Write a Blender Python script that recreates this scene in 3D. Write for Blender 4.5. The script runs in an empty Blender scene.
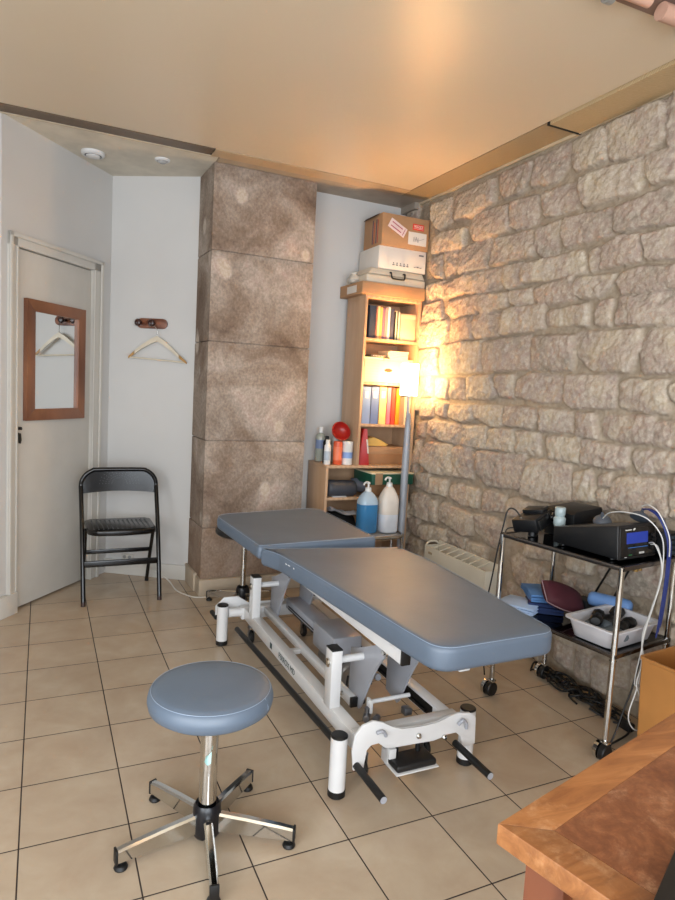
WINP=72.0; SIDEP=50.0; PENP=3.5; LAMP=30; BULBP=520; EXPO=.84; MIRROT=.036
import bpy, bmesh, math, random
import numpy as np
from mathutils import Vector, Matrix, noise as mnoise
random.seed(7)
SC=bpy.context.scene; COL=SC.collection
D2R=math.radians
CEIL=2.66
# ---------------------------------------------------------------- builder
class B:
    """collects shapes into one mesh"""
    def __init__(s): s.bm=bmesh.new()
    def _xf(s,vs,M):
        bmesh.ops.transform(s.bm,matrix=M,verts=vs)
    def box(s,c,size,rot=(0,0,0),bev=0,seg=2,taper=None):
        r=bmesh.ops.create_cube(s.bm,size=1.0); vs=r['verts']
        for v in vs:
            t=1.0
            if taper and v.co.z>0: t=taper
            v.co=Vector((v.co.x*size[0]*t,v.co.y*size[1]*t,v.co.z*size[2]))
        if bev>0:
            es=list({e for v in vs for e in v.link_edges})
            r2=bmesh.ops.bevel(s.bm,geom=es,offset=bev,segments=seg,affect='EDGES',profile=.5)
            vs=list({v for f in r2['faces'] for v in f.verts}|{v for v in vs if v.is_valid})
        from mathutils import Euler
        s._xf(vs,Matrix.Translation(Vector(c))@Euler(rot).to_matrix().to_4x4())
        return s
    def b2(s,lo,hi,bev=0,seg=2):
        c=[(a+b)/2 for a,b in zip(lo,hi)]; return s.box(c,[abs(b-a) for a,b in zip(lo,hi)],bev=bev,seg=seg)
    def rings(s,rings,closed=True,cap=True):
        vr=[[s.bm.verts.new(p) for p in r] for r in rings]
        n=len(vr[0])
        for a,b in zip(vr,vr[1:]):
            for i in range(n if closed else n-1):
                j=(i+1)%n
                try: s.bm.faces.new((a[i],a[j],b[j],b[i]))
                except ValueError: pass
        if cap and closed:
            s.bm.faces.new(list(reversed(vr[0]))); s.bm.faces.new(vr[-1])
        return s
    def cyl(s,p0,p1,r,r2=None,n=20,cap=True,bev=0):
        p0=Vector(p0);p1=Vector(p1); r2=r if r2 is None else r2
        d=(p1-p0); L=d.length; q=d.to_track_quat('Z','Y').to_matrix()
        prof=[(r,0),(r2,L)]
        if bev>0: prof=[(r-bev,0),(r,bev),(r2,L-bev),(r2-bev,L)]
        return s.rings([[p0+q@Vector((a*math.cos(2*math.pi*i/n),a*math.sin(2*math.pi*i/n),z)) for i in range(n)] for a,z in prof],cap=cap)
    def lathe(s,prof,loc=(0,0,0),n=32,cap=True,sx=1,sy=1,M=None):
        loc=Vector(loc); R=[]
        for a,z in prof:
            ring=[]
            for i in range(n):
                p=Vector((a*sx*math.cos(2*math.pi*i/n),a*sy*math.sin(2*math.pi*i/n),z))
                if M is not None: p=M@p
                ring.append(loc+p)
            R.append(ring)
        return s.rings(R,cap=cap)
    def tube(s,pts,r,n=8,smooth=True,cap=True,sub=6):
        P=[Vector(p) for p in pts]
        if smooth and len(P)>2:
            Q=[]
            for i in range(len(P)-1):
                p0=P[max(i-1,0)];p1=P[i];p2=P[i+1];p3=P[min(i+2,len(P)-1)]
                for k in range(sub):
                    t=k/sub
                    Q.append(.5*((2*p1)+(-p0+p2)*t+(2*p0-5*p1+4*p2-p3)*t*t+(-p0+3*p1-3*p2+p3)*t**3))
            Q.append(P[-1]); P=Q
        R=[];up=None
        for i,p in enumerate(P):
            d=(P[min(i+1,len(P)-1)]-P[max(i-1,0)]).normalized()
            if up is None: up=d.orthogonal().normalized()
            up=(up-d*up.dot(d)); up=up.normalized() if up.length>1e-6 else d.orthogonal().normalized()
            w=d.cross(up)
            R.append([p+r*(math.cos(2*math.pi*k/n)*up+math.sin(2*math.pi*k/n)*w) for k in range(n)])
        return s.rings(R,cap=cap)
    def prism(s,poly,ext,bev=0):
        """poly: 3D points of a flat outline, ext: extrusion vector"""
        ext=Vector(ext); a=[s.bm.verts.new(Vector(p)) for p in poly]; b=[s.bm.verts.new(Vector(p)+ext) for p in poly]
        n=len(a); fs=[s.bm.faces.new(list(reversed(a))),s.bm.faces.new(b)]
        for i in range(n):
            j=(i+1)%n; fs.append(s.bm.faces.new((a[i],a[j],b[j],b[i])))
        if bev>0:
            es=list({e for f in fs[:2] for e in f.edges})
            bmesh.ops.bevel(s.bm,geom=es,offset=bev,segments=2,affect='EDGES',profile=.5)
        return s
def obj(name,b,m,parent=None,label=None,angle=38,kind=None):
    me=bpy.data.meshes.new(name); bmesh.ops.recalc_face_normals(b.bm,faces=b.bm.faces[:]); b.bm.to_mesh(me); b.bm.free()
    me.polygons.foreach_set('use_smooth',[True]*len(me.polygons)); me.set_sharp_from_angle(angle=D2R(angle))
    o=bpy.data.objects.new(name,me); COL.objects.link(o)
    if m: me.materials.append(m)
    if parent is not None: attach(o,parent)
    if label: o['label']=label
    if kind: o['kind']=kind
    return o
def attach(o,parent):
    """geometry is written in room metres; keep it there under its parent"""
    o.parent=parent
    M=Matrix.Identity(4); p=parent; chain=[]
    while p is not None: chain.append(p); p=p.parent
    for q in reversed(chain): M=M@q.matrix_parent_inverse@Matrix.LocRotScale(q.location,q.rotation_euler,q.scale)
    o.matrix_parent_inverse=M.inverted()
def thing(name,label,cat,loc=(0,0,0),rz=0,group=None):
    o=bpy.data.objects.new(name,None); COL.objects.link(o); o.empty_display_size=.05
    o.location=loc; o.rotation_euler=(0,0,rz); o['label']=label; o['category']=cat
    if group: o['group']=group
    return o
def tag(o,label,cat,group=None):
    o['label']=label; o['category']=cat
    if group: o['group']=group
    return o
def struct(name,b,m,parent=None,angle=38):
    return obj(name,b,m,parent,kind='structure',angle=angle)
# ---------------------------------------------------------------- materials
def lin(c):
    return tuple(x/12.92 if x<=.04045 else ((x+.055)/1.055)**2.4 for x in c)+(1,)
class N:
    def __init__(s,name):
        s.m=bpy.data.materials.new(name); s.m.use_nodes=True; s.t=s.m.node_tree; s.b=s.t.nodes['Principled BSDF']
    def n(s,typ,**k):
        x=s.t.nodes.new(typ)
        for a,b in k.items(): setattr(x,a,b)
        return x
    def l(s,a,b): s.t.links.new(a,b)
    def coord(s,kind='Object',scale=(1,1,1)):
        tc=s.n('ShaderNodeTexCoord'); mp=s.n('ShaderNodeMapping'); mp.inputs['Scale'].default_value=scale; s.l(tc.outputs[kind],mp.inputs[0]); return mp.outputs[0]
    def noise(s,vec,scale,detail=4,rough=.55,dist=0):
        x=s.n('ShaderNodeTexNoise'); x.inputs['Scale'].default_value=scale; x.inputs['Detail'].default_value=detail; x.inputs['Roughness'].default_value=rough; x.inputs['Distortion'].default_value=dist
        s.l(vec,x.inputs['Vector']); return x.outputs[0]
    def ramp(s,fac,stops):
        x=s.n('ShaderNodeValToRGB'); e=x.color_ramp.elements
        while len(e)<len(stops): e.new(.5)
        for el,(p,c) in zip(e,stops): el.position=p; el.color=c if len(c)==4 else lin(c)
        s.l(fac,x.inputs[0]); return x.outputs[0]
    def mix(s,f,a,b,mode='MIX'):
        x=s.n('ShaderNodeMix',data_type='RGBA',blend_type=mode)
        for i,v in ((0,f),(6,a),(7,b)):
            if hasattr(v,'is_linked') or hasattr(v,'links'): s.l(v,x.inputs[i])
            else: x.inputs[i].default_value=v
        return x.outputs[2]
    def bump(s,h,st=.3,dist=.002,prev=None):
        x=s.n('ShaderNodeBump'); x.inputs['Strength'].default_value=st; x.inputs['Distance'].default_value=dist; s.l(h,x.inputs['Height'])
        if prev is not None: s.l(prev,x.inputs['Normal'])
        return x.outputs[0]
    def fin(s,col=None,rough=None,metal=None,normal=None,**k):
        for key,v in (('Base Color',col),('Roughness',rough),('Metallic',metal),('Normal',normal)):
            if v is None: continue
            if hasattr(v,'links'): s.l(v,s.b.inputs[key])
            else: s.b.inputs[key].default_value=v
        for a,v in k.items(): s.b.inputs[a.replace('_',' ')].default_value=v
        return s.m
MC={}
def plain(name,c,rough=.5,metal=0,var=.06,vs=6,bump=0,bs=60,**k):
    """a colour with a little procedural unevenness"""
    if name in MC: return MC[name]
    x=N(name); v=x.coord(); n=x.noise(v,vs,3)
    a=tuple(max(0,q*(1-var)) for q in c); b=tuple(min(1,q*(1+var)) for q in c)
    col=x.ramp(n,[(.3,a),(.7,b)])
    nm=x.bump(x.noise(v,bs,3),bump,.001) if bump else None
    MC[name]=x.fin(col,rough,metal,nm,**k); return MC[name]
def wood(name,c1,c2,rough=.45,scale=(1,1,1),gs=9,axis='Z',bump=.05):
    x=N(name); v=x.coord('Object',scale); w=x.n('ShaderNodeTexWave',bands_direction=axis if axis in 'XYZ' else 'X'); w.inputs['Scale'].default_value=gs; w.inputs['Distortion'].default_value=6; w.inputs['Detail'].default_value=3; w.inputs['Detail Scale'].default_value=1.2
    x.l(v,w.inputs['Vector']); n=x.noise(v,22,5); f=x.mix(.5,w.outputs[0],n)
    col=x.ramp(f,[(.25,c1),(.75,c2)])
    return x.fin(col,rough,0,x.bump(n,bump,.001))
# --- room surfaces
def m_wall():
    x=N('painted_wall'); v=x.coord(); n=x.noise(v,1.3,3); f=x.noise(v,140,3)
    col=x.ramp(n,[(.3,(.755,.75,.74)),(.7,(.785,.78,.77))])
    return x.fin(col,.6,0,x.bump(f,.12,.001))
def m_floor():
    x=N('beige_floor_tile'); v=x.coord(); s=x.n('ShaderNodeSeparateXYZ'); x.l(v,s.inputs[0])
    def grid(o):
        a=x.n('ShaderNodeMath',operation='DIVIDE'); x.l(o,a.inputs[0]); a.inputs[1].default_value=.3
        b=x.n('ShaderNodeMath',operation='FRACT'); x.l(a.outputs[0],b.inputs[0])
        c=x.n('ShaderNodeMath',operation='PINGPONG'); x.l(b.outputs[0],c.inputs[0]); c.inputs[1].default_value=.5
        return c.outputs[0],a.outputs[0]
    gx,ax=grid(s.outputs[0]); gy,ay=grid(s.outputs[1])
    mn=x.n('ShaderNodeMath',operation='MINIMUM'); x.l(gx,mn.inputs[0]); x.l(gy,mn.inputs[1])
    mr=x.n('ShaderNodeMapRange'); mr.inputs['From Min'].default_value=.0055; mr.inputs['From Max'].default_value=.0085; x.l(mn.outputs[0],mr.inputs[0])
    # per-tile tint
    fx=x.n('ShaderNodeMath',operation='FLOOR'); x.l(ax,fx.inputs[0]); fy=x.n('ShaderNodeMath',operation='FLOOR'); x.l(ay,fy.inputs[0])
    cb=x.n('ShaderNodeCombineXYZ'); x.l(fx.outputs[0],cb.inputs[0]); x.l(fy.outputs[0],cb.inputs[1])
    wn=x.n('ShaderNodeTexWhiteNoise',noise_dimensions='3D'); x.l(cb.outputs[0],wn.inputs[0])
    base=x.ramp(x.noise(v,5,6,.6,.4),[(.3,(.70,.62,.53)),(.55,(.735,.665,.575)),(.75,(.765,.705,.62))])
    t2=x.ramp(wn.outputs[0],[(0,(.95,.95,.95)),(1,(1,1,1))])
    til=x.mix(1.0,base,t2,'MULTIPLY')
    col=x.mix(mr.outputs[0],lin((.17,.13,.11)),til)
    rg=x.n('ShaderNodeMapRange'); rg.inputs['To Min'].default_value=.8; rg.inputs['To Max'].default_value=.27; x.l(mr.outputs[0],rg.inputs[0])
    nb=x.bump(mr.outputs[0],.5,.002); nb=x.bump(x.noise(v,9,3),.06,.002,nb)
    return x.fin(col,rg.outputs[0],0,nb)
def m_stone():
    x=N('rough_limestone'); v=x.coord(); at=x.n('ShaderNodeAttribute',attribute_name='tint'); s=x.n('ShaderNodeSeparateColor'); x.l(at.outputs['Color'],s.inputs[0])
    n1=x.noise(v,7,6,.62,.5); n2=x.noise(v,38,6,.7)
    a=x.ramp(n1,[(.28,(.68,.63,.565)),(.5,(.775,.735,.68)),(.72,(.85,.82,.775))])
    w=x.ramp(s.outputs[1],[(0,(.755,.705,.635)),(.5,(.80,.76,.70)),(1,(.84,.81,.765))])
    st=x.mix(.5,a,w)
    st=x.mix(.55,st,x.ramp(n2,[(.3,(.27,.25,.23)),(.5,(.5,.5,.5)),(.7,(.74,.735,.72))]),'OVERLAY')
    mo=x.ramp(x.noise(v,30,4),[(.3,(.60,.54,.465)),(.7,(.68,.625,.55))])
    col=x.mix(s.outputs[0],mo,st)
    vo=x.n('ShaderNodeTexVoronoi',feature='F1'); vo.inputs['Scale'].default_value=55; x.l(v,vo.inputs['Vector'])
    b=x.bump(x.noise(v,60,8,.75),.75,.012); b=x.bump(vo.outputs['Distance'],.35,.008,b)
    return x.fin(col,.9,0,b,Specular_IOR_Level=.2)
def m_pilaster():
    x=N('old_plastered_masonry'); v=x.coord(); n=x.noise(v,2.6,6,.6,.6); n2=x.noise(x.coord('Object',(1,1,.8)),75,4,.6)
    col=x.ramp(n,[(.30,(.49,.41,.35)),(.43,(.60,.525,.465)),(.55,(.70,.64,.585)),(.68,(.79,.745,.70))])
    vs=x.n('ShaderNodeTexVoronoi',feature='SMOOTH_F1'); vs.inputs['Scale'].default_value=4.2; vs.inputs['Randomness'].default_value=1; x.l(x.coord('Object',(1,1,.75)),vs.inputs['Vector'])
    pm=x.n('ShaderNodeMapRange'); pm.inputs['From Min'].default_value=.19; pm.inputs['From Max'].default_value=.13; x.l(vs.outputs['Distance'],pm.inputs[0])
    col=x.mix(pm.outputs[0],col,lin((.80,.765,.72)))
    col=x.mix(.5,col,x.ramp(n2,[(.32,(.30,.29,.28)),(.5,(.5,.5,.5)),(.68,(.67,.66,.65))]),'OVERLAY')
    s=x.n('ShaderNodeSeparateXYZ'); x.l(v,s.inputs[0])
    mr=x.n('ShaderNodeMapRange'); mr.inputs['From Min'].default_value=.6; mr.inputs['From Max'].default_value=.15; x.l(s.outputs[2],mr.inputs[0])
    col=x.mix(mr.outputs[0],col,x.mix(.45,col,lin((.55,.42,.31))))   # browner and darker towards the ground
    # combed tooling marks
    w=x.n('ShaderNodeTexWave',bands_direction='X'); w.inputs['Scale'].default_value=28; w.inputs['Distortion'].default_value=5; w.inputs['Detail'].default_value=3; x.l(v,w.inputs['Vector'])
    b=x.bump(n2,.35,.002); b=x.bump(w.outputs[0],.12,.002,b)
    return x.fin(col,.85,0,b,Specular_IOR_Level=.25)
def m_stretch():
    x=N('satin_stretch_ceiling'); v=x.coord(); col=x.ramp(x.noise(v,.8,2),[(.3,(.80,.735,.635)),(.7,(.82,.755,.66))])
    return x.fin(col,.34,0,x.bump(x.noise(v,.9,1),.05,.01),Specular_IOR_Level=.6)
def m_panel(name,c1,c2):
    x=N(name); v=x.coord(); w=x.n('ShaderNodeTexWave',bands_direction='DIAGONAL'); w.inputs['Scale'].default_value=45; w.inputs['Distortion'].default_value=5; w.inputs['Detail'].default_value=2; x.l(v,w.inputs['Vector'])
    return x.fin(x.ramp(w.outputs[0],[(.2,c1),(.8,c2)]),.5,.2,x.bump(w.outputs[0],.15,.002))
def m_vinyl(name,c,rough=.36):
    x=N(name); v=x.coord(); col=x.ramp(x.noise(v,3,3),[(.3,tuple(q*.95 for q in c)),(.7,tuple(min(1,q*1.05) for q in c))])
    vo=x.n('ShaderNodeTexVoronoi'); vo.inputs['Scale'].default_value=420; x.l(v,vo.inputs['Vector'])
    b=x.bump(vo.outputs['Distance'],.08,.0008); b=x.bump(x.noise(v,9,4,.6,.4),.22,.006,b)
    return x.fin(col,rough,0,b,Specular_IOR_Level=.8)
def m_desk():
    x=N('worn_varnished_oak'); v=x.coord('Object',(1,5,5)); n=x.noise(v,7,6,.65,.8); v0=x.coord(); big=x.noise(v0,5,6,.75,.3); fin=x.noise(v0,60,4,.7)
    col=x.ramp(n,[(.25,(.44,.26,.14)),(.5,(.56,.36,.20)),(.75,(.66,.45,.27))])
    wear=x.ramp(big,[(.56,(0,0,0,1)),(.70,(1,1,1,1))])
    col=x.mix(x.mix(1.0,wear,x.ramp(fin,[(.4,(0,0,0,1)),(.62,(.6,.6,.6,1))]),'MULTIPLY'),col,lin((.80,.64,.48)))
    return x.fin(col,.42,0,x.bump(n,.15,.001))
def m_deskpanel():
    x=N('scuffed_desk_veneer'); v0=x.coord(); n=x.noise(v0,16,8,.75,.6); big=x.noise(v0,6.5,8,.8,.6); f=x.noise(v0,90,4,.7)
    col=x.mix(.3,x.ramp(n,[(.28,(.40,.22,.13)),(.5,(.51,.31,.19)),(.72,(.63,.42,.28))]),x.ramp(f,[(.35,(.28,.27,.26)),(.5,(.5,.5,.5)),(.65,(.72,.72,.71))]),'OVERLAY')
    wear=x.ramp(big,[(.54,(0,0,0,1)),(.70,(.6,.6,.6,1))])
    col=x.mix(x.mix(1.0,wear,x.ramp(f,[(.4,(.2,.2,.2,1)),(.6,(1,1,1,1))]),'MULTIPLY'),col,lin((.76,.62,.50)))
    return x.fin(col,.5,0,x.bump(f,.1,.001))
def m_emit(name,c,st):
    x=N(name); x.b.inputs['Emission Color'].default_value=lin(c); x.b.inputs['Emission Strength'].default_value=st; x.b.inputs['Base Color'].default_value=lin(c); return x.m
def m_glass(name,c,rough=.08,alpha=.35):
    x=N(name); v=x.coord(); 
    return x.fin(x.ramp(x.noise(v,8,2),[(.3,c),(.7,tuple(min(1,q*1.04) for q in c))]),rough,0,None,Transmission_Weight=.75,IOR=1.3)
WALL=m_wall(); FLOOR=m_floor(); STONE=m_stone(); PIL=m_pilaster(); STRETCH=m_stretch()
VINYL=m_vinyl('blue_grey_vinyl',(.36,.42,.49),.48)
BLKVINYL=m_vinyl('black_vinyl',(.07,.07,.08),.4)
CHROME=plain('chrome',(.80,.80,.79),.09,1,.02)
STEEL=plain('brushed_steel',(.55,.56,.58),.28,1,.05)
WHITE=plain('white_powder_coat',(.84,.84,.84),.28,0,.02,Coat_Weight=.3)
GREYM=plain('grey_powder_coat',(.62,.63,.66),.3,0,.03,Coat_Weight=.2)
BLACK=plain('black_rubber',(.035,.035,.038),.5,0,.2)
BLKPL=plain('black_plastic',(.045,.046,.05),.42,0,.15)
BLKGL=plain('black_glossy_metal',(.025,.027,.033),.22,0,.15)
PAINTW=plain('painted_door',(.77,.755,.725),.42,0,.015,bump=.05,bs=30)
CREAM=plain('cream_radiator',(.82,.80,.74),.4,0,.02)
LINE=plain('white_stitching',(.60,.66,.74),.6,0,.05)
PINE=wood('bookcase_laminate',(.71,.575,.45),(.765,.635,.51),.42,(1,1,.12),8,'X',.02)
WALNUT=wood('dark_red_wood',(.38,.21,.14),(.52,.33,.24),.4,(1,1,1),6,'Z')
MFRAME=wood('mirror_frame_wood',(.42,.26,.18),(.54,.36,.26),.42,(1,1,.3),2,'Z')
HANGW=plain('pale_hanger_wood',(.82,.78,.70),.4)
HANGE=plain('golden_hanger_wood',(.66,.50,.27),.4)
KRAFT=plain('kraft_cardboard',(.66,.51,.37),.8,0,.05,bump=.1)
KRAFT2=plain('brown_cardboard',(.60,.44,.30),.8,0,.05,bump=.1)
WPAPER=plain('white_card',(.84,.82,.79),.7,0,.02)
MIRROR=plain('mirror_glass',(.93,.94,.94),.01,1,.0)
DESK=m_desk(); DPAN=m_deskpanel()
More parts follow.
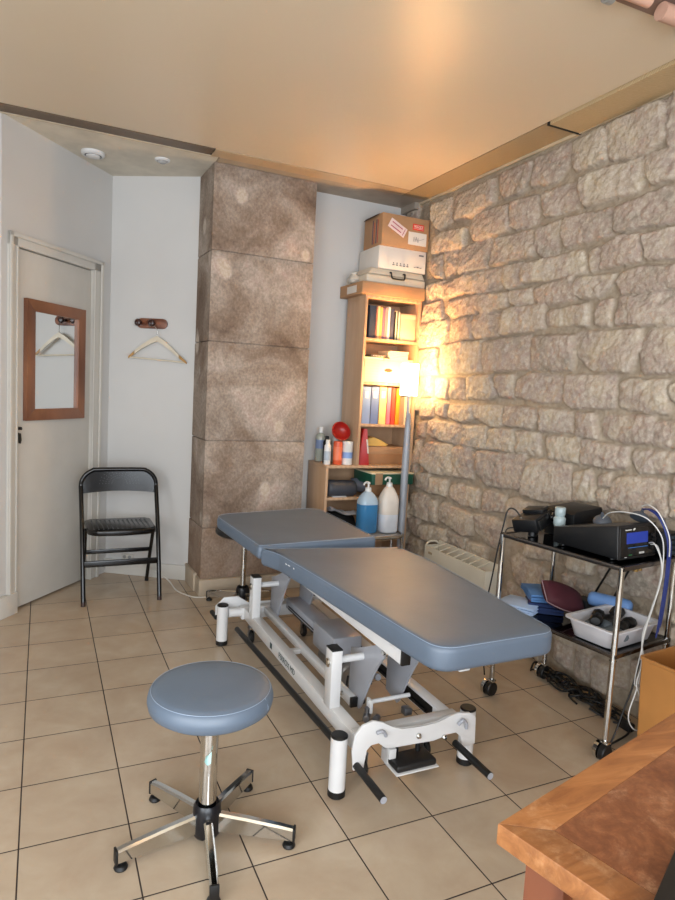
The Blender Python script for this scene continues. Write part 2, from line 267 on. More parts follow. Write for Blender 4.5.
STONES=[(32,2609,-177,2614,-203,2448,-48,2425,43,2512),(-220,2604,-614,2609,-623,2468,-409,2439,-238,2452,-217,2540),(-655,2620,-922,2610,-925,2526,-850,2465,-707,2469,-658,2523),(-437,2438,-761,2425,-769,2287,-646,2274,-436,2291,-403,2360),(-791,2438,-988,2426,-999,2271,-826,2276,-775,2307),(-939,2623,-1178,2619,-1185,2507,-1110,2455,-941,2479),(-1014,2425,-1252,2420,-1280,2293,-1113,2292,-1044,2302),(-3,2373,-127,2401,-366,2378,-349,2267,-3,2276),(-665,2256,-968,2252,-989,2139,-978,2110,-638,2109),(-985,2238,-1161,2262,-1160,2095,-1069,2090,-998,2127),(-906,2064,-1070,2085,-1326,2077,-1364,1967,-1083,1971,-932,1975),(-1507,2241,-1763,2267,-1819,2260,-1837,2105,-1520,2128),(-1007,1929,-1086,1951,-1282,1965,-1303,1847,-1098,1842,-1030,1859),(-1117,1805,-1400,1818,-1412,1719,-1126,1733),(-1631,1826,-1851,1835,-1913,1835,-1931,1683,-1640,1708),(-645,1672,-1016,1693,-1034,1513,-657,1498),(-1036,1681,-1323,1676,-1324,1506,-1140,1497,-1049,1513),(-948,1449,-1029,1492,-1261,1472,-1269,1352,-1159,1338,-942,1361),(-1883,1442,-1956,1464,-1968,1364,-1890,1381),(-1140,1311,-1355,1297,-1366,1200,-1154,1192),(-1076,1030,-1194,1045,-1373,1038,-1392,872,-1219,830,-1060,844),(-330,2263,-617,2284,-619,2196,-604,2105,-330,2104,-304,2202),(14,2253,-133,2254,-151,2104,-61,2117,16,2177),(-152,2275,-290,2264,-298,2144,-185,2094,-153,2178),(51,2080,-164,2091,-178,1973,50,1971),(-178,2064,-410,2093,-403,1990,-199,1976),(-421,2086,-751,2089,-740,1973,-656,1961,-405,1978),(-759,2087,-894,2088,-915,1972,-791,1956,-753,2003),(-825,1941,-994,1942,-1011,1855,-851,1860,-818,1911),(59,1952,-147,1957,-173,1838,68,1830),(-213,1951,-550,1956,-535,1850,-289,1847,-212,1878),(-568,1954,-810,1938,-803,1859,-580,1852,-529,1896),(68,1823,-228,1834,-259,1667,84,1661),(-261,1825,-499,1836,-506,1703,-268,1679),(-519,1823,-599,1850,-757,1831,-755,1707,-543,1702,-499,1761),(-768,1809,-805,1843,-1092,1842,-1106,1723,-772,1706),(-1197,2623,-1403,2626,-1428,2464,-1233,2475,-1200,2549),(-1414,2626,-1714,2625,-1728,2462,-1633,2437,-1445,2459,-1415,2528),(-1722,2630,-1775,2629,-1799,2428,-1745,2434),(-1275,2432,-1639,2427,-1637,2314,-1611,2289,-1323,2286,-1291,2352),(-1643,2433,-1777,2427,-1799,2424,-1815,2287,-1678,2296,-1646,2360),(-1196,2263,-1481,2239,-1501,2120,-1441,2114,-1220,2113,-1176,2211),(-1674,2082,-1816,2090,-1856,2086,-1871,1957,-1696,1977),(-1372,2069,-1451,2077,-1440,1982,-1396,1967,-1369,2020),(-1457,2076,-1571,2111,-1664,2088,-1667,1973,-1441,1974),(-1292,1931,-1320,1950,-1538,1938,-1523,1884,-1451,1840,-1319,1854,-1287,1894),(-1561,1931,-1650,1951,-1834,1936,-1874,1930,-1885,1832,-1576,1844,-1553,1889),(-1453,1822,-1535,1826,-1533,1710,-1436,1725),(-1567,1832,-1630,1825,-1633,1711,-1560,1712),(85,1646,-160,1657,-181,1488,63,1468),(-192,1668,-608,1686,-639,1505,-423,1488,-203,1488),(62,1461,-93,1468,-109,1334,45,1325),(-128,1456,-293,1457,-287,1334,-144,1329),(-314,1457,-456,1458,-472,1329,-329,1336),(-484,1470,-721,1482,-785,1373,-721,1338,-500,1342),(-756,1477,-919,1483,-926,1356,-795,1363),(19,1310,-157,1317,-137,1201,3,1186),(-171,1298,-291,1297,-291,1211,-181,1216),(-325,1286,-563,1297,-572,1217,-479,1193,-312,1218),(-572,1298,-835,1310,-840,1196,-757,1184,-580,1229),(-860,1306,-1105,1302,-1127,1243,-1089,1199,-856,1203),(36,1150,-71,1164,-48,1064,26,1071),(-117,1174,-471,1174,-476,1055,-290,1049,-105,1083),(-491,1176,-705,1180,-712,1051,-497,1045),(-725,1165,-947,1183,-946,1060,-729,1053),(-956,1173,-1141,1183,-1155,1063,-961,1062),(46,1029,-15,1035,-11,875,63,865),(-1333,1685,-1546,1690,-1731,1681,-1710,1614,-1713,1502,-1591,1494,-1432,1512,-1345,1582),(-1750,1682,-1864,1682,-1903,1680,-1925,1493,-1743,1493,-1710,1564,-1709,1622),(-1295,1480,-1592,1481,-1604,1337,-1345,1320,-1297,1356),(-1623,1446,-1667,1468,-1868,1462,-1878,1330,-1744,1323,-1624,1347),(-1391,1300,-1497,1301,-1522,1190,-1393,1183),(-1549,1295,-1812,1311,-1807,1196,-1690,1184,-1548,1206),(-1824,1287,-1948,1296,-1960,1191,-1817,1188,-1807,1237),(-1200,1165,-1424,1176,-1432,1056,-1212,1062),(-1443,1169,-1707,1169,-1702,1082,-1621,1054,-1450,1058),(-1733,1159,-1962,1172,-1972,1087,-1765,1061,-1723,1119),(-1402,1004,-1500,1032,-1545,897,-1398,875),(-1549,1007,-1612,1035,-1629,984,-1554,963),(-1545,943,-1616,955,-1621,867,-1578,858),(-1633,1002,-1676,1035,-1907,1045,-1933,896,-1797,868,-1630,886),(-1935,1001,-1990,1011,-2001,910,-1942,898),(-47,960,-121,1033,-385,1035,-408,848,-146,828,-44,880),(-406,1031,-544,1045,-625,1002,-614,860,-419,843),(-631,1026,-1046,1051,-1052,869,-754,836,-636,910),(46,808,-147,822,-150,699,47,719),(-161,805,-360,809,-352,702,-162,701),(-385,776,-494,812,-677,801,-689,699,-510,676,-382,714),(-723,797,-774,817,-918,809,-921,721,-737,685),(-945,792,-1020,821,-1098,804,-1172,792,-1178,742,-955,707),(52,650,-21,676,-166,662,-162,504,60,512),(-179,652,-247,658,-264,520,-185,509),(-274,618,-324,659,-640,648,-646,519,-551,503,-294,545),(-657,657,-843,672,-930,647,-913,510,-813,496,-679,556),(83,486,-55,495,-70,377,83,382),(-71,465,-377,494,-387,414,-203,369,-80,393),(-399,486,-602,491,-602,407,-388,402),(-622,478,-797,481,-788,404,-622,400),(79,349,-109,359,-133,258,81,258),(-992,473,-1047,512,-1249,481,-1243,356,-1066,348),(-1107,583,-1315,612,-1313,544,-1114,522),(-1261,469,-1312,469,-1322,382,-1271,380),(-1403,613,-1576,602,-1565,544,-1413,528),(-1378,496,-1587,508,-1577,449,-1390,396),(-1610,598,-1958,696,-1975,555,-1780,516,-1634,537),(-996,343,-1116,315,-1111,265,-1007,247),(-1368,171,-1483,172,-1489,43,-1381,56),(-1513,155,-1600,177,-1599,34,-1519,27),(-1626,173,-1718,171,-1718,34,-1627,19),(-1728,229,-1811,251,-1813,105,-1735,97),(-1827,244,-2002,318,-2021,153,-1862,76),(123,2,326,22,338,141,125,135),(-72,3,101,22,119,142,-53,127),(-260,18,-75,21,-98,137,-259,135),(-440,2,-275,21,-286,130,-427,136),(-745,12,-466,14,-466,126,-762,142),(-918,15,-786,13,-781,131,-890,127),(-1136,15,-935,9,-921,130,-1125,144),(-1300,5,-1143,15,-1159,130,-1297,134),(-2358,23,-2073,7,-2045,141,-2368,145),(-2620,7,-2399,11,-2400,132,-2616,130),(-2785,4,-2645,9,-2660,125,-2757,133),(-2966,1,-2805,16,-2806,124,-2953,129),(-3304,13,-2969,10,-2962,134,-3300,132),(238,166,392,147,385,261,218,261),(-98,148,215,160,217,265,-75,271),(-378,158,-124,152,-100,277,-373,263),(-648,162,-400,159,-405,272,-664,277),(-1001,170,-667,163,-695,277,-999,278),(-1275,151,-1008,160,-1005,277,-1270,255),(-1601,168,-1297,166,-1277,276,-1585,276),(-2235,165,-2066,159,-2079,256,-2244,267),(-2557,150,-2275,165,-2270,255,-2550,275),(-2716,156,-2575,154,-2592,267,-2703,257),(-2876,168,-2740,157,-2730,274,-2893,276),(-3065,167,-2906,166,-2914,276,-3069,259),(-3303,160,-3071,164,-3098,263,-3296,267),(266,299,401,298,419,450,279,450),(83,290,262,286,261,454,74,446),(-1833,288,-1692,288,-1690,437,-1848,458),(-2017,287,-1875,280,-1884,458,-2011,454),(-2309,283,-2043,291,-2043,458,-2315,458),(-2482,295,-2339,294,-2337,442,-2473,445),(-2734,296,-2516,285,-2515,450,-2731,457),(-2969,299,-2776,289,-2785,440,-2965,452),(-3233,302,-2986,283,-3003,459,-3214,457),(-3495,281,-3260,284,-3240,457,-3481,439),(52,478,373,472,382,588,63,586),(-2180,482,-1911,476,-1920,599,-2178,595),(-2435,479,-2209,461,-2218,603,-2432,591),(-2690,467,-2452,469,-2463,603,-2716,605),(-2882,480,-2716,465,-2724,593,-2865,586),(-3162,476,-2883,482,-2899,602,-3167,596),(-3335,481,-3207,475,-3189,596,-3352,597),(225,627,483,614,490,751,243,751),(-1387,623,-1188,619,-1185,736,-1384,731),(-1659,623,-1410,629,-1389,742,-1686,750),(-2215,623,-1974,617,-1970,738,-2188,748),(-2509,615,-2221,607,-2227,753,-2496,750),(-2697,625,-2521,616,-2537,730,-2691,752),(-2891,616,-2723,626,-2732,745,-2906,742),(-3051,613,-2910,609,-2914,732,-3030,734),(-3211,628,-3063,627,-3068,733,-3207,741),(-3551,612,-3216,609,-3213,737,-3539,746),(28,771,309,772,314,928,24,931),(-2330,777,-2043,775,-2023,939,-2325,926),(-2526,765,-2358,767,-2364,941,-2505,941),(-2673,759,-2547,768,-2549,938,-2668,932),(-2931,758,-2692,777,-2696,924,-2954,943),(-3218,766,-2982,761,-2962,933,-3242,932),(-3468,764,-3266,754,-3246,941,-3466,926),(124,971,420,952,423,1088,128,1091),(-2113,963,-1957,970,-1945,1080,-2113,1087),(-2361,968,-2141,959,-2143,1095,-2354,1098),(-2519,962,-2394,967,-2370,1076,-2512,1093),(-2785,954,-2563,959,-2538,1079,-2787,1081),(-3051,969,-2817,957,-2825,1087,-3054,1094),(-3221,949,-3091,969,-3095,1094,-3205,1094),(-3387,969,-3228,948,-3258,1081,-3399,1084),(190,1110,438,1115,423,1221,176,1213),(-2352,1108,-2090,1107,-2076,1223,-2352,1216),(-2628,1110,-2373,1111,-2375,1224,-2628,1233),(-2888,1121,-2644,1106,-2648,1218,-2901,1218),(-3077,1105,-2923,1114,-2925,1231,-3068,1218),(-3394,1100,-3086,1099,-3116,1231,-3399,1226),(201,1244,345,1245,360,1386,175,1398),(15,1235,178,1245,171,1393,42,1388),(-2142,1244,-1959,1244,-1955,1380,-2156,1382),(-2373,1253,-2162,1242,-2168,1401,-2384,1401),(-2529,1256,-2390,1254,-2398,1390,-2535,1400),(-2793,1257,-2572,1242,-2579,1400,-2792,1395),(-2993,1246,-2809,1243,-2823,1389,-2974,1382),(-3312,1251,-3000,1246,-3001,1386,-3308,1388),(227,1427,460,1422,465,1550,230,1536),(-2118,1408,-1983,1426,-1958,1535,-2136,1548),(-2427,1423,-2136,1417,-2153,1529,-2430,1538),(-2697,1409,-2432,1405,-2437,1532,-2716,1533),(-3008,1404,-2725,1412,-2723,1542,-2994,1550),(-3204,1406,-3032,1406,-3013,1536,-3201,1549),(-3433,1409,-3232,1413,-3245,1548,-3421,1549),(178,1562,463,1574,441,1721,162,1728),(-2174,1573,-1987,1574,-1971,1721,-2168,1740),(-2503,1561,-2199,1568,-2197,1722,-2497,1730),(-2668,1554,-2534,1554,-2531,1724,-2653,1736),(-2831,1566,-2694,1574,-2701,1727,-2837,1721),(-3067,1560,-2858,1556,-2850,1740,-3088,1735),(-3299,1557,-3096,1563,-3102,1720,-3295,1726),(261,1763,478,1759,481,1895,259,1886),(-2121,1756,-1929,1745,-1932,1887,-2126,1887),(-2323,1751,-2157,1752,-2142,1890,-2334,1893),(-2620,1757,-2364,1762,-2360,1903,-2620,1895),(-2789,1760,-2641,1742,-2623,1893,-2801,1891),(-3008,1750,-2832,1752,-2807,1901,-3004,1905),(-3244,1760,-3047,1759,-3045,1898,-3239,1902),(147,1923,436,1925,457,2017,158,2029),(-2199,1928,-1905,1913,-1902,2035,-2196,2022),(-2358,1913,-2236,1908,-2230,2028,-2360,2020),(-2620,1928,-2384,1929,-2389,2027,-2600,2030),(-2826,1911,-2622,1919,-2639,2026,-2844,2033),(-3065,1923,-2851,1924,-2868,2033,-3060,2039),(-3282,1925,-3095,1915,-3086,2026,-3273,2026),(209,2064,428,2052,435,2175,197,2172),(-2053,2053,-1895,2048,-1882,2166,-2045,2172),(-2383,2054,-2066,2045,-2070,2172,-2374,2176),(-2622,2052,-2391,2053,-2405,2179,-2624,2183),(-2787,2049,-2641,2061,-2641,2177,-2775,2168),(-3129,2057,-2823,2042,-2822,2176,-3135,2182),(-3293,2063,-3145,2064,-3141,2183,-3312,2175),(141,2192,386,2189,403,2334,122,2317),(-2267,2208,-2047,2210,-2044,2337,-2252,2315),(-2383,2203,-2272,2207,-2285,2331,-2393,2315),(-2633,2200,-2413,2188,-2424,2326,-2644,2334),(-2882,2199,-2664,2201,-2673,2321,-2873,2322),(-3173,2211,-2916,2197,-2911,2335,-3159,2320),(-3347,2198,-3200,2190,-3183,2330,-3346,2316),(99,2343,339,2342,346,2481,100,2496),(-1944,2349,-1814,2359,-1810,2500,-1953,2488),(-2198,2349,-1953,2345,-1969,2482,-2216,2489),(-2502,2349,-2232,2361,-2230,2497,-2500,2499),(-2648,2353,-2516,2350,-2513,2486,-2632,2487),(-2888,2345,-2653,2358,-2647,2479,-2896,2481),(-3069,2356,-2929,2357,-2908,2501,-3060,2482),(-3349,2344,-3083,2346,-3082,2499,-3354,2481),(211,2507,332,2511,346,2646,194,2643),(-1936,2507,-1748,2519,-1757,2664,-1952,2649),(-2170,2521,-1970,2520,-1969,2660,-2188,2661),(-2429,2505,-2198,2507,-2205,2654,-2433,2647),(-2584,2521,-2456,2508,-2459,2656,-2572,2645),(-2898,2504,-2615,2520,-2616,2659,-2892,2648),(-3034,2510,-2894,2518,-2905,2652,-3041,2655),(-3385,2506,-3052,2518,-3063,2652,-3392,2646)]
# ================================================================ ROOM
XW=2.425; YF=-5.2; XL=-1.7
struct('floor',B().b2((XL-.2,YF-.2,-.08),(XW+.2,1.2,0)),FLOOR)
# main stretch ceiling, its edge profiles, side panels and the pieces over the alcove and recess
struct('ceiling',B().b2((XL,YF,CEIL),(2.205,0,CEIL+.05)),STRETCH)
BRZ=plain('bronze_ceiling_profile',(.43,.36,.29),.42,.35,.05); TANP=plain('tan_ceiling_profile',(.74,.65,.53),.42,.2,.04); SHG=plain('shadow_gap_black',(.05,.045,.04),.7)
struct('trim_1',B().b2((XL,.005,CEIL-.004),(.915,.105,CEIL+.05)),BRZ)
struct('trim_2',B().b2((.925,.005,CEIL-.004),(2.205,.12,CEIL+.05)),TANP)
struct('trim_3',B().b2((XL,.107,CEIL+.002),(2.42,.122,CEIL+.05)),SHG)
struct('trim_4',B().b2((XL,.122,CEIL-.004),(.95,.135,CEIL+.05)),plain('cream_bead',(.78,.72,.62),.5))
PAN1=m_panel('combed_panel',(.60,.53,.41),(.66,.58,.46)); PAN2=m_panel('combed_panel_pale',(.70,.60,.45),(.77,.68,.53))
struct('trim_5',B().b2((2.21,-1.235,CEIL-.002),(XW-.012,.12,CEIL+.05)),PAN1)
struct('trim_6',B().b2((2.21,YF,CEIL-.014),(XW-.012,-1.245,CEIL+.05)),PAN2)
struct('trim_7',B().b2((XW-.03,YF,CEIL-.016),(XW-.008,.33,CEIL-.001)),plain('pale_bead',(.74,.67,.56),.5))
struct('trim_8',B().b2((2.203,-1.245,CEIL-.016),(XW-.01,-1.233,CEIL-.001)),SHG)
ALC=[(-.15,.13),(.4575,.868),(.961,.54),(.975,.20)]
bm=B(); z=CEIL
bm.prism([(-1.7,.121,z),(.97,.121,z),(.979,.25,z),(.985,.60,z),(.45,1.0,z),(-.40,1.0,z),(-1.7,1.0,z)],(0,0,.05)); struct('ceiling_alcove',bm,plain('cream_ceiling_paint',(.80,.77,.71),.6))
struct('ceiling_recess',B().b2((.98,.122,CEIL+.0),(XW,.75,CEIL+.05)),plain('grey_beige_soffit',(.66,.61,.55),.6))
# door wall (diagonal)
A0=Vector((-.15,.13,0)); DD=Vector((.6355,.772,0)).normalized(); NI=Vector((DD.y,-DD.x,0))
def W(s,z,o=0): return A0+DD*s+NI*o+Vector((0,0,z))
def wslab(b,s0,s1,z0,z1,o0,o1,bev=0): return b.prism([W(s0,z0,o0),W(s1,z0,o0),W(s1,z1,o0),W(s0,z1,o0)],NI*(o1-o0),bev)
LW=.957
b=B(); wslab(b,-.0,.10,0,CEIL,-.10,0); wslab(b,.775,LW+.1,0,CEIL,-.10,0); wslab(b,.10,.775,2.02,CEIL,-.10,0); wslab(b,0,LW,-.05,CEIL,-.16,-.10)
struct('wall_left',b,WALL)
d=thing('door_1','', 'door'); del d['category']; del d['label']; d['kind']='structure'; d.location=W(.44,0,0)
b=B(); wslab(b,.106,.768,.012,2.014,-.045,-.012,.002); obj('door_leaf',b,PAINTW,d,kind='structure')
b=B()
for s0,s1,z0,z1 in ((.045,.108,0,2.085),(.768,.852,0,2.085),(.045,.852,2.018,2.085)):
    wslab(b,s0,s1,z0,z1,-.03,.012,.003)
wslab(b,.045,.066,0,2.085,.012,.024,.004); wslab(b,.828,.852,0,2.085,.012,.024,.004); wslab(b,.045,.852,2.062,2.085,.012,.024,.004)
wslab(b,.097,.108,0,2.018,.0,.018,.003); wslab(b,.768,.780,0,2.018,.0,.018,.003)
obj('door_frame',b,PAINTW,d,kind='structure')
b=B(); wslab(b,-.03,.10,0,.12,.0,.030,.004); struct('trim_9',b,PAINTW)
b=B(); wslab(b,.112,.132,.955,1.085,-.012,-.004,.003); b.cyl(W(.122,1.04,-.01),W(.122,1.04,.025),.009); b.cyl(W(.124,1.01,-.012),W(.124,1.01,.010),.005); b.prism([W(.118,1.012,.008),W(.134,1.012,.008),W(.140,.975,.008),W(.134,.955,.008),W(.120,.958,.008)],NI*.006,.001)
obj('door_handle',b,BLACK,d,kind='structure')
# left wall past the door, facing the room, and the side wall
b=B(); b.prism([(-.15,.13,0),(-1.9,-.05,0),(-1.9,.1,0),(-.22,.25,0)],(0,0,CEIL)); struct('wall_back_left',b,WALL)
b=B(); b.prism([(-.155,.118,0),(-1.7,-.042,0),(-1.7,-.03,0),(-.16,.14,0)],(0,0,.115)); struct('baseboard_left',b,PAINTW)
struct('wall_side',B().b2((XL-.15,YF,0),(XL,.1,CEIL)),WALL)
# alcove wall behind the chair
P1=Vector((.4575,.868,0)); P2=Vector((.961,.54,0)); AD=(P2-P1).normalized(); AN=Vector((AD.y,-AD.x,0))
if AN.y>0: AN=-AN
def V(s,z,o=0): return P1+AD*s+AN*o+Vector((0,0,z))
def vslab(b,s0,s1,z0,z1,o0,o1,bev=0): return b.prism([V(s0,z0,o0),V(s1,z0,o0),V(s1,z1,o0),V(s0,z1,o0)],AN*(o1-o0),bev)
b=B(); vslab(b,-.1,.75,0,CEIL,-.12,0); struct('wall_alcove',b,WALL)
b=B(); vslab(b,.0,.615,0,.10,.0,.014,.003); struct('baseboard_alcove',b,PAINTW)
# pilaster of stacked rendered blocks
b=B(); zj=[.0,.105,.435,.990,1.602,2.148,CEIL]
rj=random.Random(3)
for z0,z1 in zip(zj[1:],zj[2:]):
    dx=rj.uniform(-.003,.003)
    b.prism([(.968+dx,.205+dx,z0+.003),(1.632,.205+dx,z0+.003),(1.632,.70,z0+.003),(.955+dx,.70,z0+.003)],(0,0,z1-z0-.005),.004)
b.prism([(.98,.215,0),(1.625,.215,0),(1.625,.7,0),(.97,.7,0)],(0,0,CEIL))
struct('wall_pilaster',b,PIL)
PLN=plain('pilaster_plinth',(.70,.64,.56),.7,0,.06,bump=.1)
b=B(); b.prism([(.955,.185,0),(1.645,.185,0),(1.645,.30,0),(.955,.30,0)],(0,0,.105),.004); b.prism([(.945,.30,0),(.965,.30,0),(.958,.56,0),(.940,.56,0)],(0,0,.118),.003)
struct('baseboard_pilaster',b,PLN)
struct('wall_back',B().b2((1.55,.385,0),(XW+.2,.5,CEIL)),WALL)
struct('wall_beam',B().b2((2.36,.20,2.615),(XW+.02,.40,CEIL+.02)),plain('grey_beam',(.58,.54,.49),.7))
# front wall behind the viewpoint, with the shop window that lights the room
b=B(); WX0,WX1,WZ0,WZ1=-1.35,1.75,.35,2.35
b.b2((XL-.15,YF-.15,0),(WX0,YF,CEIL)); b.b2((WX1,YF-.15,0),(XW+.2,YF,CEIL)); b.b2((WX0,YF-.15,0),(WX1,YF,WZ0)); b.b2((WX0,YF-.15,WZ1),(WX1,YF,CEIL)); struct('wall_front',b,WALL)
b=B()
for x in (WX0,.2,WX1): b.b2((x-.03,YF-.10,WZ0),(x+.03,YF-.04,WZ1))
for z in (WZ0,WZ1): b.b2((WX0,YF-.10,z-.03),(WX1,YF-.04,z+.03))
struct('window_1',b,PAINTW)
# ---------------------------------------------------------------- rubble stone wall, carved as one relief
def vnoise(y,z,f,seed):
    r=np.random.RandomState(seed); G=r.rand(256,256); a=(y+40)*f; c=(z+40)*f
    i=np.floor(a).astype(int); j=np.floor(c).astype(int); u=a-i; v=c-j; u=u*u*(3-2*u); v=v*v*(3-2*v)
    g=lambda p,q:G[p%256,q%256]
    return (g(i,j)*(1-u)+g(i+1,j)*u)*(1-v)+(g(i,j+1)*(1-u)+g(i+1,j+1)*u)*v
def fbm(y,z,f,seed,o=4,rg=.55):
    s=0;a=1;t=0
    for k in range(o): s=s+a*vnoise(y,z,f*2**k,seed+k); t+=a; a*=rg
    return s/t*2-1
ys=np.arange(.42,-3.25,-.0075); zs=np.arange(-.005,CEIL+.012,.0075)
Y,Z=np.meshgrid(ys,zs,indexing='ij')
Yw=Y+.010*fbm(Y,Z,7,11,3)+.004*fbm(Y,Z,28,15,2); Zw=Z+.009*fbm(Y,Z,7,31,3)+.004*fbm(Y,Z,28,35,2)
H=np.zeros_like(Y); MK=np.zeros_like(Y); T1=np.zeros_like(Y); T2=np.zeros_like(Y)
rg=np.random.RandomState(5)
for st in STONES:
    p=np.array(st,float).reshape(-1,2)/1000; c=p.mean(0)
    lo=p.min(0)-.05; hi=p.max(0)+.05
    ii=np.where((ys>=lo[0])&(ys<=hi[0]))[0]; jj=np.where((zs>=lo[1])&(zs<=hi[1]))[0]
    hh,tt,t2,ty,tz,ro=rg.uniform(.014,.030),rg.rand(),rg.rand(),rg.uniform(-.10,.10),rg.uniform(-.10,.10),rg.uniform(.007,.013)
    if not len(ii) or not len(jj): continue
    sl=np.s_[ii[0]:ii[-1]+1,jj[0]:jj[-1]+1]; y=Yw[sl]; z=Zw[sl]
    sd=None; k=170.0; acc=0
    for q in range(len(p)):
        a=p[q]; e=p[(q+1)%len(p)]-a; L=np.hypot(*e)
        if L<1e-6: continue
        n=np.array([-e[1],e[0]])/L
        if (c-a)@n<0: n=-n
        dist=(y-a[0])*n[0]+(z-a[1])*n[1]; acc=acc+np.exp(-k*dist)
    sd=-np.log(acc)/k+.007
    t=np.clip(sd/ro,0,1); prof=1-(1-t)**2.4
    h=prof*(hh+ty*(y-c[0])+tz*(z-c[1])+.008*np.clip(sd/.06,0,1))
    m=np.clip(sd/.004,0,1)
    up=h>H[sl]
    H[sl]=np.where(up,h,H[sl]); MK[sl]=np.maximum(MK[sl],m); T1[sl]=np.where(up&(m>0),tt,T1[sl]); T2[sl]=np.where(up&(m>0),t2,T2[sl])
rid=1-np.abs(fbm(Y,Z,14,71,4,.6)); chis=fbm(Y+.3*Z,Z,34,91,3,.6)
H=H+MK*(.010*(rid-.75)+.008*chis+.006*fbm(Y,Z,6,55,3))+(1-MK)*.004*fbm(Y,Z,18,61,3)
co=np.stack([XW-.012-H,Y,Z],-1).reshape(-1,3)
ny,nz=Y.shape; idx=np.arange(ny*nz).reshape(ny,nz)
F=np.stack([idx[:-1,:-1],idx[:-1,1:],idx[1:,1:],idx[1:,:-1]],-1).reshape(-1,4)
me=bpy.data.meshes.new('wall_right'); me.vertices.add(len(co)); me.vertices.foreach_set('co',co.ravel()); me.loops.add(F.size); me.loops.foreach_set('vertex_index',F.ravel()); me.polygons.add(len(F))
me.polygons.foreach_set('loop_start',np.arange(0,F.size,4)); me.polygons.foreach_set('loop_total',np.full(len(F),4)); me.polygons.foreach_set('use_smooth',np.ones(len(F),bool)); me.update(calc_edges=True)
ca=me.color_attributes.new('tint','FLOAT_COLOR','POINT'); ca.data.foreach_set('color',np.stack([MK,T1,T2,np.ones_like(MK)],-1).astype(np.float32).ravel())
me.materials.append(STONE); o=bpy.data.objects.new('wall_right',me); COL.objects.link(o); o['kind']='structure'
struct('wall_right_backing',B().b2((XW+.0,YF,-.01),(XW+.2,.5,CEIL+.02)),plain('rubble_mortar',(.52,.46,.40),.95,0,.06,bump=.3))
o=struct('wall_right_end',B().b2((XW-.03,YF,0),(XW+.02,-3.24,CEIL)),plain('rubble_mortar',(.52,.46,.40),.95))
# ================================================================ ALCOVE THINGS
t=thing('wall_mirror','tall rectangular mirror in a brown wooden frame, fixed on the white door','mirror',W(.43,1.08,0))
MS0,MS1,MZ0,MZ1,fw=.174,.682,1.08,1.757,.062
def mit(b,s0,s1,z0,z1,w,o0,o1):
    for q in (((s0,z0),(s1,z0),(s1-w,z0+w),(s0+w,z0+w)),((s0,z1),(s1,z1),(s1-w,z1-w),(s0+w,z1-w)),((s0,z0),(s0,z1),(s0+w,z1-w),(s0+w,z0+w)),((s1,z0),(s1,z1),(s1-w,z1-w),(s1-w,z0+w))):
        b.prism([W(s,z,o0) for s,z in q],NI*(o1-o0),.0015)
b=B(); mit(b,MS0,MS1,MZ0,MZ1,fw+.004,-.010,.016); obj('frame',b,MFRAME,t)
b=B(); wslab(b,MS0+fw,MS1-fw,MZ0+fw,MZ1-fw,-.006,.006); pc_=W((MS0+MS1)/2,1.4,0); bmesh.ops.transform(b.bm,matrix=Matrix.Translation(pc_)@Matrix.Rotation(MIRROT,4,'Z')@Matrix.Translation(-pc_),verts=b.bm.verts[:]); obj('mirror_pane',b,MIRROR,t)
t=thing('coat_hook','small rounded dark wood coat rack with two knobs on the alcove wall','coat hook',V(.28,1.69,0))
b=B(); s0,s1,zc,hh=.194,.408,1.716,.033
pts=[]
for k in range(9): a=math.pi/2+math.pi*k/8; pts.append(V(s0+hh+hh*math.cos(a),zc+hh*math.sin(a),0))
for k in range(9): a=-math.pi/2+math.pi*k/8; pts.append(V(s1-hh+hh*math.cos(a),zc+hh*math.sin(a),0))
b.prism(pts,AN*.014,.003); obj('backboard',b,WALNUT,t)
for s in (.225,.318):
    M=Vector((0,0,1)).rotation_difference(AN).to_matrix()
    b=B(); b.lathe([(.010,.0),(.009,.022),(.013,.030),(.0225,.040),(.024,.048),(.019,.056),(.008,.060)],V(s,zc,.012),20,M=M); obj('knob',b,plain('dark_knob',(.20,.10,.075),.3,0,.1),t)
t=thing('clothes_hanger','pale wooden clothes hanger hanging from the small coat rack','hanger',V(.33,1.47,.03))
ap=V(.335,1.632,.035)
b=B()
def arm(b,pp,w0,w1,thk=.010):
    R=[]
    for (s,z),w in zip(pp,np.linspace(w0,w1,len(pp))):
        c=V(s+.026,z,.035); R.append([c+AN*thk/2+Vector((0,0,w/2)),c-AN*thk/2+Vector((0,0,w/2)),c-AN*thk/2-Vector((0,0,w/2)),c+AN*thk/2-Vector((0,0,w/2))])
    b.rings(R)
arm(b,[(.325,1.617),(.28,1.597),(.22,1.560),(.165,1.518)],.036,.022); arm(b,[(.325,1.617),(.365,1.597),(.425,1.552),(.485,1.502)],.036,.022); obj('shoulder_bar',b,HANGW,t)
b=B(); arm(b,[(.172,1.523),(.128,1.487)],.0225,.014); obj('end_tip',b,HANGE,t); b=B(); arm(b,[(.478,1.508),(.532,1.468)],.0225,.014); obj('end_tip',b,HANGE,t)
b=B(); b.tube([V(.161,1.489,.035),V(.553,1.470,.035)],.005,8,False); obj('trouser_bar',b,HANGW,t)
b=B(); b.tube([V(.351,1.63,.035),V(.351,1.665,.035),V(.342,1.69,.045),V(.320,1.70,.050),V(.305,1.690,.05)],.002); obj('hook',b,CHROME,t)
